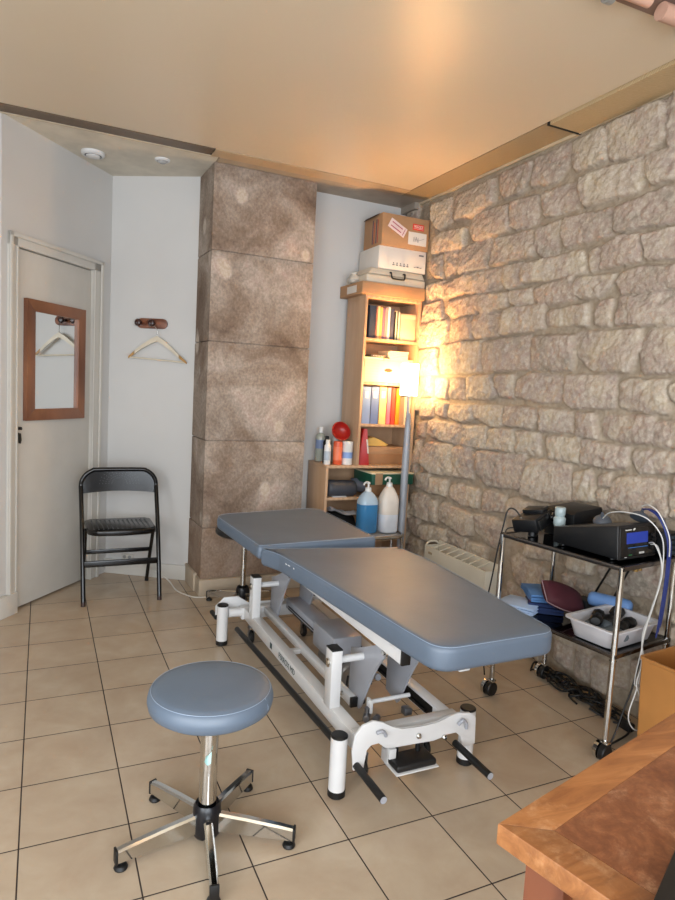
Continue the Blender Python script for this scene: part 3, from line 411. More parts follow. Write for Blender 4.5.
# sockets, vents
t=thing('wall_socket','low white double wall socket behind the folding chair','socket',V(.16,.09,0))
b=B(); vslab(b,.125,.205,.105,.145,0,.014,.003); obj('plate',b,PAINTW,t)
b=B(); b.cyl(V(.147,.125,.012),V(.147,.125,.016),.012); b.cyl(V(.183,.125,.012),V(.183,.125,.016),.012); obj('outlet',b,plain('socket_grey',(.55,.55,.54),.5),t)
t=thing('ceiling_vent','larger round white extractor vent in the alcove ceiling, nearer the door','vent',(.31,.475,CEIL))
b=B(); b.lathe([(.067,0),(.067,-.012),(.060,-.020),(.050,-.022),(.050,-.012)],(.31,.475,CEIL),36,cap=False); obj('rim',b,WHITE,t)
b=B(); b.lathe([(.001,-.030),(.034,-.028),(.040,-.024),(.040,-.020),(.001,-.020)],(.31,.475,CEIL),36); obj('disc',b,WHITE,t)
b=B(); b.lathe([(.001,-.011),(.051,-.011),(.051,-.006),(.001,-.006)],(.31,.475,CEIL),32); obj('grille',b,plain('vent_grey',(.33,.33,.33),.6),t)
t=thing('ceiling_spotlight','smaller round white downlight in the alcove ceiling, nearer the pilaster','spotlight',(.69,.36,CEIL))
b=B(); b.lathe([(.046,0),(.045,-.006),(.036,-.012),(.030,-.004)],(.69,.36,CEIL),32,cap=False); obj('rim',b,WHITE,t)
b=B(); b.lathe([(.001,-.024),(.018,-.022),(.024,-.014),(.031,-.008),(.031,-.003),(.001,-.003)],(.69,.36,CEIL),28); obj('lens',b,plain('spot_lens',(.66,.66,.66),.25),t)
# ---------------------------------------------------------------- folding chair
t=thing('folding_chair','black metal folding chair standing in the alcove by the door','chair',(.5,.4,0))
xl,xr=.279,.716; BL=BLKGL
def fx(u,x): return x
b=B(); yb,zt=.465,.775; cr=.10
pts=[(xl,.20,.02),(xl-.004,.32,.38),(xl-.008,yb-.020,zt-cr-.04)]
arcL=[(xl-.008+cr*(1-math.cos(a)),yb,zt-cr+cr*math.sin(a)) for a in (.0,.3,.6,.9,1.2,1.57)]
pts2=[(xr+.004-cr*(1-math.cos(a)),yb,zt-cr+cr*math.sin(a)) for a in (1.57,1.2,.9,.6,.3,.0)]
b.tube(pts+arcL+pts2+[(xr+.004,yb-.020,zt-cr-.04),(xr+.002,.32,.38),(xr,.20,.02)],.0135,12); obj('frame',b,BL,t)
b=B()
R=[]
for i in range(17):
    u=i/16; x=xl+.0+(xr-xl)*u; e=min(u,1-u)*(xr-xl)
    top=zt+.006-(cr-math.sqrt(max(0,cr*cr-(cr-min(e,cr))**2)))*.95; bow=.022*math.sin(math.pi*u); bot=.628+.010*math.sin(math.pi*u)
    R.append([(x,yb-.006+bow,top),(x,yb+.006+bow,top),(x,yb-.004+bow,bot),(x,yb-.012+bow,bot)])
b.rings(R); br=obj('backrest',b,BL,t)
b=B()
for k in range(15):     # sunburst of punched dots
    a=math.pi*(k-.0)/14
    for q in range(5):
        r=.035+.014*q; x=.4975+r*math.cos(a)*1.3; z=.685+r*math.sin(a)
        u=(x-xl)/(xr-xl); y=yb-.009+.022*math.sin(math.pi*u)+(z-.7)*.04
        if z<.765: b.cyl((x,y-.003,z),(x,y+.004,z),.0022,n=6)
obj('punched_pattern',b,plain('dot_highlight',(.28,.28,.29),.4),br)
b=B(); sx0,sx1=.300,.696
prof=[(sx0+.02,.225),(sx0+.06,.205),(.4975,.197),(sx1-.06,.205),(sx1-.02,.225),(sx1,.26),(sx1+.004,.52),(sx1-.03,.56),(sx0+.03,.56),(sx0-.004,.52),(sx0,.26)]
b.prism([(x,y,.412+(y-.2)*-.0) for x,y in prof],(0,0,.034),.010); obj('seat',b,BL,t)
b=B()
for i in range(13):
    for j in range(9):
        x=.335+i*.027; y=.245+j*.032; b.cyl((x,y,.4455),(x,y,.4478),.0050,n=6)
obj('seat_texture',b,plain('seat_dots',(.22,.22,.225),.35),t,label='raised dots on the seat')
for x in (xl+.018,xr-.018):
    b=B(); b.tube([(x,.60,.02),(x,.49,.23),(x,.37,.42)],.0115,10,False); obj('leg',b,BL,t)
    b=B(); b.cyl((x,.604,0),(x,.600,.028),.013,.012); obj('foot_cap',b,BLACK,t)
for x in (xl,xr):
    b=B(); b.cyl((x,.198,0),(x,.201,.028),.014,.0125); obj('foot_cap',b,plain('brown_foot',(.20,.12,.10),.5),t)
b=B(); b.box(((xl+xr)/2,.265,.232),(xr-xl-.01,.018,.036),bev=.003); obj('crossbar',b,BL,t)
b=B(); b.box(((xl+xr)/2,.480,.250),(xr-xl-.04,.014,.026),bev=.003); obj('crossbar',b,BL,t)
# cable on the floor
b=B(); b.tube([V(.20,.12,.018),V(.27,.10,.03),(.80,.46,.05),(.84,.33,.01),(.88,.235,.006),(.93,.165,.006),(1.02,.150,.006),(1.2,.145,.006)],.0042); tag(obj('power_cable',b,plain('white_cable',(.80,.78,.74),.5)),'thin white cable running from the socket round the foot of the pilaster','cable')
# ================================================================ TEXT
def text_mesh(name,s,size,M,m,parent,depth=.0006,align='CENTER'):
    cu=bpy.data.curves.new(name,'FONT'); cu.body=s; cu.size=size; cu.extrude=depth; cu.align_x=align; cu.align_y='CENTER'
    tmp=bpy.data.objects.new(name+'_c',cu); COL.objects.link(tmp); dg=bpy.context.evaluated_depsgraph_get()
    me=bpy.data.meshes.new_from_object(tmp.evaluated_get(dg)); bpy.data.objects.remove(tmp); me.transform(M); me.materials.clear(); me.materials.append(m)
    o=bpy.data.objects.new(name,me); COL.objects.link(o); attach(o,parent); return o
def facing(origin,xdir,ydir):
    x=Vector(xdir).normalized(); y=Vector(ydir); y=(y-x*y.dot(x)).normalized(); z=x.cross(y); M=Matrix((x,y,z)).transposed().to_4x4(); M.translation=Vector(origin); return M
# ================================================================ TREATMENT TABLE
TT=thing('treatment_table','long blue-grey padded treatment table on a white metal lifting frame, mid room','treatment table',(1.22,-1.2,0))
def cushion(outline,z0,z1,r=.022,crown=.004):
    """outline: list of (x,y) counter-clockwise; rounded-edge pad"""
    b=B(); P=[Vector((x,y,0)) for x,y in outline]; n=len(P); cen=sum(P,Vector())/n
    def inset(d):
        out=[]
        for i in range(n):
            a=P[i-1];c=P[i];e=P[(i+1)%n]; t=(e-a).normalized(); nn=Vector((-t.y,t.x,0))
            if nn.dot(cen-c)<0: nn=-nn
            out.append(c+nn*d)
        return out
    R=[]
    for k in range(5):
        a=math.pi/2*k/4; R.append([p+Vector((0,0,z0+r*(1-math.sin(a)))) for p in inset(r*(1-math.cos(math.pi/2-a)) if False else r*(1-math.sin(a)) )])
    R=[]
    for k in range(5):
        a=math.pi/2*k/4; d=r*(1-math.sin(a)); z=z0+r*(1-math.cos(a)); R.append([p+Vector((0,0,z)) for p in inset(d)])
    for k in range(5):
        a=math.pi/2*k/4; d=r*(1-math.cos(a)); z=z1-r*(1-math.sin(a)); R.append([p+Vector((0,0,z)) for p in inset(d)])
    zc=Vector((cen.x,cen.y,z1))
    for k in (.12,.45,.8): R.append([(p+Vector((0,0,z1))).lerp(zc,k) for p in inset(0)])
    b.rings(R); return b,inset
def rounded(corners,rad,seg=7):
    out=[]; n=len(corners)
    for i,(c,r) in enumerate(zip(corners,rad)):
        c=Vector(c);a=Vector(corners[i-1]);e=Vector(corners[(i+1)%n]); u=(a-c).normalized(); w=(e-c).normalized()
        ang=u.angle(w); t=r/math.tan(ang/2); p0=c+u*t; p1=c+w*t
        for k in range(seg+1):
            s=k/seg; q=(1-s)**2*p0+2*s*(1-s)*c+s*s*p1; out.append((q.x,q.y))
    return out
def densify(o,step=.07):
    out=[]
    for i in range(len(o)):
        a=Vector(o[i]);b_=Vector(o[(i+1)%len(o)]); k=max(1,int((b_-a).length/step))
        for q in range(k): out.append(tuple(a.lerp(b_,q/k)))
    return out
def bulge(o,pts):
    return o
main=[(.942,-1.030),(.986,-1.155),(1.012,-1.40),(1.042,-1.75),(1.066,-2.06),(1.085,-2.236),(1.548,-2.228),(1.560,-2.06),(1.592,-1.75),(1.616,-1.38),(1.592,-1.15),(1.548,-.978)]
mo=densify(rounded(main,[.012,.10,.2,.2,.1,.085,.075,.1,.2,.10,.03]))
b,ins=cushion(mo,.545,.624,.019); mp=obj('mattress',b,VINYL,TT)
b=B(); L=[p+Vector((0,0,.6215)) for p in ins(.006)]; b.tube(L+[L[0]],.0009,5,False); obj('stitching',b,LINE,mp)
head=[(.935,-1.022),(.905,-.31),(1.572,-.205),(1.560,-.982)]
ho=densify(rounded(head,[.02,.11,.11,.02]))
b,ins=cushion(ho,.566,.632,.020); hp=obj('head_section',b,VINYL,TT)
b=B(); L=[p+Vector((0,0,.6315)) for p in ins(.006)]; b.tube(L+[L[0]],.0009,5,False); obj('stitching',b,LINE,hp)
# tears on the piping near the hinge
for x,y in ((.965,-1.075),(.990,-1.22),(.993,-1.25),(.998,-1.29)):
    b=B(); b.box((x+.004,y,.601),(.006,.022,.004),rot=(0,.9,random.uniform(-.3,.3)),bev=.0015,seg=1); obj('vinyl_tear',b,plain('tear_white',(.85,.85,.86),.7),mp)
# frame, lower base
for x,y in ((.952,-1.896),(1.480,-1.888),(.905,-.575),(1.446,-.545)):
    b=B(); b.cyl((x,y,.02),(x,y,.206),.0285,n=28); lg=obj('leg',b,WHITE,TT)
    b=B(); b.cyl((x,y,0),(x,y,.026),.030,n=28,bev=.003); obj('foot',b,BLACK,lg)
    b=B(); b.cyl((x,y,.204),(x,y,.214),.0292,n=28,bev=.003); obj('leg_cap',b,BLKPL,lg)
def zy(b,x0,x1,pts,bev=.002): return b.prism([(x0,y,z) for y,z in pts],(x1-x0,0,0),bev)
b=B()
b.b2((1.012,-1.87,.135),(1.060,-.60,.192),.003); obj('side_rail',b,WHITE,TT)
b=B(); b.b2((1.385,-1.87,.135),(1.433,-.58,.192),.003); obj('side_rail',b,WHITE,TT)
b=B(); b.b2((1.384,-1.80,.1405),(1.3842,-.65,.186)); b.b2((1.376,-1.76,.147),(1.384,-.72,.158)); obj('rail_strip',b,BLACK,TT)
b=B(); b.b2((1.02,-1.882,.150),(1.44,-1.845,.196),.003); obj('cross_rail',b,WHITE,TT)
b=B(); b.b2((1.0,-.60,.13),(1.44,-.55,.19),.003); b.tube([(.935,-.575,.165),(.975,-.575,.165),(1.03,-.58,.165)],.024,10,False); obj('cross_rail',b,WHITE,TT)
# shaped end plate at the foot end
def endplate(y,flip=False):
    pts=[(.990,.102),(.982,.17),(.990,.222),(1.015,.252),(1.055,.262),(1.095,.250),(1.13,.226),(1.17,.212),(1.25,.208),(1.32,.210),(1.355,.222),(1.40,.230),(1.45,.222),(1.478,.200),(1.482,.100),(1.425,.095),(1.418,.140),(1.395,.160),(1.35,.160),(1.33,.150),(1.30,.145),(1.22,.150),(1.13,.152),(1.105,.158),(1.08,.182),(1.05,.180),(1.034,.165),(1.028,.105)]
    b=B(); b.prism([(x,y,z) for x,z in pts],(0,.010,0),.0015); return b
ep=obj('end_plate',endplate(-1.938),WHITE,TT)
for x,z in ((1.235,.178),(1.343,.152)):
    b=B(); b.cyl((x,-1.946,z),(x,-1.936,z),.0095,n=16,bev=.002); b.cyl((x,-1.951,z),(x,-1.945,z),.0055,n=6); obj('bolt',b,CHROME,ep)
b=B(); b.tube([(1.065,-1.945,.222),(1.085,-1.947,.226),(1.098,-1.947,.214),(1.10,-1.946,.205)],.006,8); obj('plate_fitting',b,GREYM,ep); b=B(); b.tube([(1.395,-1.946,.19),(1.412,-1.948,.206),(1.430,-1.947,.19),(1.432,-1.946,.17)],.006,8); obj('plate_fitting',b,GREYM,ep)
b=B(); zf=[(.880,.14),(.880,.19),(.925,.232),(1.0,.232),(1.06,.19),(1.40,.19),(1.45,.21),(1.46,.12),(1.40,.12),(1.35,.15),(1.05,.15),(.96,.15),(.93,.12)]
b.prism([(x,-.528,z) for x,z in zf],(0,.010,0),.0015); obj('end_plate',b,WHITE,TT)
for x0,x1,y0,y1 in ((1.000,1.006,-1.935,-2.112),(1.395,1.400,-1.935,-2.128)):
    b=B(); b.cyl((x0,y0,.118),(x1,y1,.108),.0125,n=18); hd=obj('foot_bar',b,BLACK,TT)
    b=B(); b.cyl((x1,y1+.001,.108),(x1,y1-.0015,.108),.0115,n=18); b2=obj('bar_end',b,GREYM,hd)
for x0,x1 in ((.850,.852),):
    b=B(); b.cyl((.885,-.53,.13),(.884,-.44,.128),.0125,n=16); obj('foot_bar',b,BLACK,TT)
b=B(); b.cyl((.950,-.69,.120),(.975,-1.875,.146),.0125,n=16); obj('foot_control_bar',b,BLACK,TT)
# uprights
for y,zt in ((-1.665,.405),(-.72,.395)):
    b=B(); b.b2((1.008,y-.028,.185),(1.050,y+.028,zt),.003); up=obj('upright',b,WHITE,TT)
    b=B(); b.b2((1.007,y-.029,zt-.001),(1.051,y+.029,zt+.005),.002); obj('upright_cap',b,BLKPL,up)
    b=B(); b.cyl((1.009,y,zt-.05),(1.000,y,zt-.05),.012,n=6); b.cyl((1.009,y,zt-.05),(1.003,y,zt-.05),.017,n=18); obj('bolt',b,CHROME,up)
    b=B(); b.cyl((1.048,y,zt-.045),(1.150,y,zt-.045),.014,n=18); obj('pivot_tube',b,WHITE,up)
# lever plates lifting the top
def lever(y0,y1,sgn,xs,name='lever_plate'):
    pts=[(0,.355),(0,.165),(.090,.148),(.10,.160)]
    for k in range(9):
        a=k/8; pts.append((.105+.215*a,.168+.28*math.sin(a*math.pi/2)))
    pts+=[(.33,.46),(.30,.49),(.05,.372)]
    b=B(); b.prism([(xs,y0-yy,z) for yy,z in pts],(.008,0,0),.001); return b
obj('lever_plate',lever(-1.565,0,1,1.148),GREYM,TT)
obj('lever_plate',lever(-1.575,0,1,1.31),GREYM,TT)
obj('lever_plate',lever(-.62,0,1,1.148),GREYM,TT)
obj('lever_plate',lever(-.62,0,1,1.31),GREYM,TT)
b=B(); b.prism([(1.168,-1.60,.345),(1.318,-1.60,.345),(1.318,-1.86,.450),(1.168,-1.86,.450)],(0,0,.006),.001); b.prism([(1.168,-.645,.345),(1.318,-.645,.345),(1.318,-.905,.450),(1.168,-.905,.450)],(0,0,.006),.001); obj('lever_web',b,GREYM,TT)
b=B(); b.cyl((1.15,-1.72,.205),(1.33,-1.72,.205),.008,n=12); b.b2((1.156,-1.735,.165),(1.166,-1.70,.215),.002); obj('lever_axle',b,WHITE,TT)
b=B(); b.cyl((1.138,-1.835,.445),(1.150,-1.835,.445),.016,n=18,bev=.002); b.cyl((1.132,-1.835,.445),(1.140,-1.835,.445),.009,n=6); b.cyl((1.138,-.89,.445),(1.150,-.89,.445),.016,n=18,bev=.002); obj('bolt',b,CHROME,TT)
# spring knob under the lever
b=B(); b.cyl((1.15,-1.72,.150),(1.15,-1.72,.185),.010,n=14); b.cyl((1.135,-1.74,.150),(1.165,-1.70,.150),.014,n=16,bev=.003); b.cyl((1.165,-1.76,.155),(1.185,-1.74,.150),.013,n=16,bev=.003); obj('adjuster_knob',b,STEEL,TT)
# link bar
b=B(); b.box((1.134,-1.105,.170),(.028,1.06,.036),bev=.003); lk=obj('link_bar',b,WHITE,TT)
b=B(); b.b2((1.119,-1.647,.151),(1.149,-1.634,.189),.002); obj('bar_end',b,BLKPL,lk)
b=B(); b.cyl((1.112,-1.57,.175),(1.121,-1.57,.175),.009,n=12); obj('bolt',b,CHROME,lk)
b=B(); b.b2((1.078,-1.13,.150),(1.12,-1.10,.170),.002); obj('rail_bracket',b,WHITE,TT)
# upper frame
for x in (1.105,1.345):
    b=B(); b.b2((x,-2.0,.475),(x+.032,-.42,.527),.003); uf=obj('upper_rail',b,WHITE,TT)
    b=B(); b.b2((x-.001,-2.008,.474),(x+.033,-1.998,.528),.002); obj('bar_end',b,BLKPL,uf)
for y in (-1.95,-1.2,-1.02,-.45):
    b=B(); b.b2((1.10,y-.02,.515),(1.38,y+.02,.548),.002); obj('upper_crossbar',b,WHITE,TT)
b=B(); b.b2((1.195,-2.19,.522),(1.235,-1.99,.547),.003); obj('socket_bracket',b,WHITE,TT)
b=B(); b.b2((1.50,-2.17,.528),(1.53,-2.05,.546),.003); obj('socket_bracket',b,BLKPL,TT)
# motor and actuator
MOT=plain('motor_housing',(.58,.57,.56),.35,.4,.1)
b=B(); b.b2((1.215,-1.27,.150),(1.355,-1.04,.262),.006); mt=obj('motor_box',b,GREYM,TT)
b=B(); b.cyl((1.29,-1.30,.10),(1.29,-1.04,.10),.045,n=24,bev=.006)
for k in range(9): b.cyl((1.29,-1.28+.024*k,.10),(1.29,-1.272+.024*k,.10),.0485,n=24)
obj('motor_body',b,MOT,mt)
b=B(); b.b2((1.235,-1.04,.180),(1.330,-.62,.235),.004); obj('actuator_housing',b,GREYM,TT)
b=B(); b.b2((1.2335,-1.02,.183),(1.235,-.66,.190)); b.b2((1.2335,-1.02,.197),(1.235,-.66,.204)); obj('housing_groove',b,BLACK,TT)
b=B(); b.cyl((1.29,-1.36,.16),(1.27,-1.58,.22),.013,n=14); obj('actuator_rod',b,STEEL,TT)
b=B(); b.tube([(1.26,-1.34,.12),(1.24,-1.38,.06),(1.30,-1.42,.03),(1.33,-1.33,.05),(1.31,-1.30,.11)],.005,6); b.tube([(1.31,-1.34,.15),(1.34,-1.40,.10),(1.36,-1.30,.16)],.005,6); obj('motor_cable',b,BLACK,TT)
# castors
for x,y in ((1.055,-.60),(1.352,-.60),(1.080,-1.83),(1.36,-1.80)):
    b=B(); b.cyl((x-.010,y,.034),(x+.010,y,.034),.034,n=24,bev=.005); w=obj('castor_wheel',b,BLACK,TT)
    b=B(); b.cyl((x-.0115,y,.034),(x+.0115,y,.034),.018,n=18); b.b2((x-.016,y-.012,.03),(x-.012,y+.012,.085),.001); b.b2((x+.012,y-.012,.03),(x+.016,y+.012,.085),.001); b.b2((x-.016,y-.015,.083),(x+.016,y+.015,.089),.001); b.cyl((x,y,.088),(x,y,.14),.006,n=10); obj('castor_fork',b,STEEL,w)
# foot pedal
b=B(); b.b2((1.148,-1.955,.055),(1.318,-1.865,.060),.001); b.b2((1.15,-1.885,.055),(1.16,-1.84,.10),.001); b.b2((1.148,-1.90,.085),(1.175,-1.87,.12),.001); pd=obj('pedal_tray',b,WHITE,TT)
b=B(); b.b2((1.153,-1.95,.060),(1.313,-1.862,.085),.008,3); obj('pedal_pad',b,plain('pedal_rubber',(.085,.085,.09),.45,0,.1),pd)
b=B(); b.cyl((1.185,-1.88,.08),(1.185,-1.88,.15),.009,n=12); b.cyl((1.275,-1.88,.08),(1.275,-1.88,.15),.009,n=12); obj('pedal_post',b,BLACK,pd)
b=B(); b.b2((1.245,-1.83,.19),(1.275,-1.80,.215),.002); obj('catch',b,STEEL,TT)
TXT=plain('dark_green_print',(.16,.24,.25),.6)
text_mesh('rail_lettering','FERROX MD',.036,facing((1.0113,-1.235,.163),(0,-1,0),(0,0,1)),TXT,TT,.0004)
b=B(); b.b2((1.0108,-1.02,.150),(1.0116,-1.045,.176)); obj('rail_emblem',b,TXT,TT)
# ================================================================ STOOLS
def make_stool(name,label,cx,cy,seat_m,ztop,thick,rs,angs,Rl,colr=.026):
    t=thing(name,label,'stool',(cx,cy,0))
    z0=ztop-thick; r=.026
    prof=[(rs-.055,z0),(rs-.02,z0+.004),(rs-.004,z0+.016),(rs,z0+.034),(rs,ztop-.030),(rs-.004,ztop-.014),(rs-.014,ztop-.004),(rs-.032,ztop),(rs*.5,ztop+.004),(.003,ztop+.005)]
    b=B(); b.lathe(prof,(cx,cy,0),64); s=obj('seat',b,seat_m,t,angle=60)
    b=B(); n=64; b.tube([(cx+(rs-.010)*math.cos(2*math.pi*k/n),cy+(rs-.010)*math.sin(2*math.pi*k/n),ztop-.0055) for k in range(n+1)],.0009,5,False)
    if seat_m is VINYL:
        a=-.75; b.tube([(cx+(rs+.0005)*math.cos(a),cy+(rs+.0005)*math.sin(a),z) for z in (z0+.03,ztop-.03)]+[(cx+(rs-.010)*math.cos(a),cy+(rs-.010)*math.sin(a),ztop-.006)],.0010,4,False); obj('stitching',b,LINE,s)
    else: obj('stitching',b,BLACK,s)
    b=B(); b.cyl((cx,cy,z0-.002),(cx,cy,z0+.004),rs*.62,n=32); b.cyl((cx,cy,z0-.022),(cx,cy,z0),colr+.003,n=24); obj('seat_mount',b,BLACK,t)
    b=B(); b.cyl((cx,cy,.10),(cx,cy,z0-.018),colr,n=32); obj('column',b,CHROME,t)
    hubm=plain('dark_blue_hub',(.045,.055,.085),.3,0,.1)
    b=B(); b.lathe([(.036,.012),(.042,.022),(.042,.088),(.040,.102),(.034,.112),(.034,.106),(.028,.106),(.028,.012)],(cx,cy,0),32,cap=False); obj('hub',b,hubm,t)
    for a in angs:
        a=D2R(a); d=Vector((math.cos(a),math.sin(a),0)); w=Vector((-d.y,d.x,0)); c=Vector((cx,cy,0)); R=[]
        for s_,zt,zb,hw in ((.034,.084,.028,.0125),(.12,.077,.027,.0125),(.22,.066,.025,.012),(Rl,.060,.024,.0115)):
            q=c+d*s_; R.append([q+w*hw*.6+Vector((0,0,zt)),q-w*hw*.6+Vector((0,0,zt)),q-w*hw+Vector((0,0,zt-.006)),q-w*hw+Vector((0,0,zb)),q+w*hw+Vector((0,0,zb)),q+w*hw+Vector((0,0,zt-.006))])
        b=B(); b.rings(R); lg=obj('leg',b,CHROME,t)
        q=c+d*(Rl+.002); b=B(); b.box(q+Vector((0,0,.040)),(.007,.026,.042),rot=(0,0,a),bev=.002); b.cyl(c+d*(Rl-.012)+Vector((0,0,.010)),c+d*(Rl-.012)+Vector((0,0,.028)),.007,n=10)
        b.lathe([(.001,.0),(.018,.0),(.0195,.004),(.016,.012),(.008,.016),(.001,.016)],c+d*(Rl-.012),20); obj('glide',b,BLACK,lg)
    return t
st=make_stool('round_stool','round stool with blue-grey padded seat and chromed five-star base in front of the table',.505,-1.936,VINYL,.474,.070,.181,(189,261,330,44,117),.262)
b=B(); c=Vector((.505,-1.936,0)); a0=math.atan2(-1.74,-.455)-.05
TK=[]
def onc(a,z,r=.0268): return (c.x+r*math.cos(a),c.y+r*math.sin(a),z)
TAPE=plain('pale_green_tape',(.68,.84,.82),.6,0,.08)
for poly in ([(.45,.250),(1.30,.290),(1.36,.300),(1.10,.287),(.85,.272),(.62,.268)],[(.45,.250),(.80,.268),(1.22,.282),(1.18,.246),(.80,.240)]):
    vs=[b.bm.verts.new(onc(a0+(u-.9),z)) for u,z in poly]; b.bm.faces.new(vs)
r_=bmesh.ops.solidify(b.bm,geom=b.bm.faces[:],thickness=.0008); obj('tape_scrap',b,TAPE,st,label='torn scrap of pale green tape')
make_stool('round_stool','stool with thin black round seat, half hidden behind the treatment table',1.18,-.015,BLKVINYL,.482,.050,.178,(146,218,290,2,74),.225,.0165)
# ================================================================ SHELVING
PB=plain('bookcase_back',(.70,.56,.43),.55)
t=thing('low_bookcase','low wooden shelf unit in the corner carrying the tall bookcase','bookcase',(2.05,.2,0))
x0,x1,y0,y1,H1=1.735,2.375,.06,.365,.850; th=.018
b=B(); b.b2((x0,y0,0),(x0+th,y1,H1-th),.001); obj('side_panel',b,PINE,t)
b=B(); b.b2((x1-th,y0,0),(x1,y1,H1-th),.001); obj('side_panel',b,PINE,t)
b=B(); b.b2((x0,y0-.002,H1-th),(x1,y1,H1),.001); obj('top',b,PINE,t)
b=B(); b.b2((x0+th,y1-.008,.02),(x1-th,y1-.002,H1-th)); obj('back_panel',b,PB,t)
for z in (.635,.340,.06):
    b=B(); b.b2((x0+th,y0+.004,z-th),(x1-th,y1-.01,z),.001); obj('shelf',b,PINE,t)
t=thing('tall_bookcase','tall narrow wooden bookcase standing on the low shelf unit beside the stone wall','bookcase',(2.18,.2,.85))
X0,X1,Y0,Y1,Z0,Z1=1.955,2.385,.062,.335,.8505,1.975
b=B(); b.b2((X0,Y0,Z0),(X0+th,Y1,Z1-th),.001); obj('side_panel',b,PINE,t)
b=B(); b.b2((X1-th,Y0,Z0),(X1,Y1,Z1-th),.001); obj('side_panel',b,PINE,t)
b=B(); b.b2((X0,Y0,Z1-th),(X1,Y1,Z1),.001); obj('top',b,PINE,t)
b=B(); b.b2((X0+th,Y1-.010,Z0+.0),(X1-th,Y1-.004,Z1-th)); obj('back_panel',b,PB,t)
SH=(1.700,1.410,1.130)
for z in SH:
    b=B(); b.b2((X0+th,Y0+.004,z-th),(X1-th,Y1-.011,z),.001); obj('shelf',b,PINE,t)
# books: (x0,x1,height,depth,colour,label,kind)
def book(x0,x1,z,h,dep,col,label,group,name='book',cat='book',yf=.085,tilt=0,hole=False,rough=.55,pages=True):
    cx=(x0+x1)/2; t=thing(name,label,cat,(cx,yf+dep/2,z),group=group)
    m=plain('cover_%d%d%d'%tuple(int(c*99) for c in col),col,rough,0,.04); w=x1-x0; e=.0009
    b=B(); b.b2((x0+e,yf,z+.0006),(x1-e,yf+.004,z+h),.001,1); b.b2((x0+e,yf,z+.0006),(x0+e+.0025,yf+dep,z+h)); b.b2((x1-e-.0025,yf,z+.0006),(x1-e,yf+dep,z+h)); cv=obj('cover',b,m,t)
    if pages:
        b=B(); b.b2((x0+e+.003,yf+.005,z+.003),(x1-e-.003,yf+dep-.004,z+h-.006)); obj('pages',b,WPAPER,t)
    if hole:
        b=B(); b.cyl((cx,yf-.002,z+.045),(cx,yf+.001,z+.045),.010,n=18); obj('finger_ring',b,plain('ring_dark',(.12,.10,.10),.4),t)
    if w>.05 and h>.2 and not hole and name=='ring_binder':
        b=B(); b.b2((cx-.014,yf-.0012,z+h-.075),(cx+.014,yf+.0005,z+h-.03)); obj('spine_label',b,WPAPER,t)
G1='books and files standing on the top shelf of the tall bookcase'
zz=SH[0]
for a in ((2.000,2.050,.213,.20,(.10,.17,.27),'thick dark blue file at the left end of the top shelf'),(2.050,2.064,.203,.20,(.62,.42,.36),'thin pinkish brown folder beside the dark blue file on the top shelf'),
          (2.064,2.082,.213,.20,(.84,.76,.60),'cream folder between the pinkish brown and the yellow one on the top shelf'),(2.082,2.100,.207,.19,(.85,.68,.38),'yellow ochre book near the middle of the top shelf'),
          (2.100,2.118,.202,.19,(.55,.42,.52),'mauve book right of the yellow ochre one on the top shelf'),(2.118,2.140,.210,.20,(.70,.54,.52),'dusty pink book near the middle of the top shelf'),
          (2.140,2.160,.216,.20,(.86,.84,.84),'tall white book on the top shelf'),(2.160,2.190,.205,.20,(.22,.24,.33),'dark slate book on the top shelf, right of the tall white one'),
          (2.190,2.202,.190,.19,(.10,.09,.08),'thin black book on the top shelf'),(2.202,2.212,.196,.19,(.86,.88,.78),'thin off-white book on the top shelf, right of the thin black one'),
          (2.212,2.222,.192,.19,(.30,.38,.30),'thin green book on the top shelf'),(2.222,2.234,.190,.19,(.90,.87,.78),'thin ivory book on the top shelf, left of the beige box')):
    book(a[0],a[1],zz,a[2],a[3],a[4],a[5],G1)
t=thing('file_box','plain beige file box at the right end of the top shelf','box',(2.295,.18,zz))
b=B(); b.b2((2.238,.078,zz+.0006),(2.355,.27,zz+.178),.003); obj('box_body',b,plain('beige_box',(.78,.66,.54),.7),t); b=B(); b.b2((2.2365,.0765,zz+.150),(2.3565,.272,zz+.181),.003); obj('lid',b,plain('beige_box',(.78,.66,.54),.7),t)
zz=SH[1]
t=thing('archive_box','cream archive box with an oval hand hole on the middle shelf','box',(2.17,.18,zz))
CR=plain('cream_card',(.84,.77,.62),.6,0,.03)
b=B(); b.b2((1.985,.080,zz+.0006),(2.360,.29,zz+.150),.003); bx=obj('box_body',b,CR,t)
b=B(); b.lathe([(.001,0),(.030,0),(.030,.001),(.001,.001)],(2.165,.0795,zz+.085),24,sx=1,sy=.42,M=Matrix.Rotation(math.pi/2,3,'X')); obj('hand_hole',b,plain('hole_shade',(.35,.22,.12),.8),bx)
b=B()
for k in range(7): b.b2((1.987,.0792,zz+.018+.018*k),(2.09,.0806,zz+.0195+.018*k))
obj('printed_lines',b,plain('grey_print',(.62,.60,.52),.7),bx)
t=tag(obj('green_folder',B().b2((1.985,.085,zz+.151),(2.125,.28,zz+.167),.002),plain('mint_green',(.62,.80,.66),.6)),'pale green folder lying on the cream archive box','folder')
t=tag(obj('paper_stack',B().b2((2.127,.082,zz+.151),(2.36,.28,zz+.163),.002),plain('cream_paper',(.86,.80,.66),.7)),'flat cream paper stack on the cream archive box','papers')
t=thing('book','dark brown book lying flat on top of the archive box pile','book',(2.12,.18,zz+.168))
b=B(); b.b2((2.035,.095,zz+.1675),(2.150,.25,zz+.186),.001); obj('cover',b,plain('brown_book',(.36,.27,.22),.6),t); b=B()
for k in range(7): b.b2((2.050+.012*k,.0938,zz+.173),(2.056+.012*k,.0952,zz+.181))
obj('spine_lettering',b,plain('pale_lettering',(.74,.70,.66),.6),t)
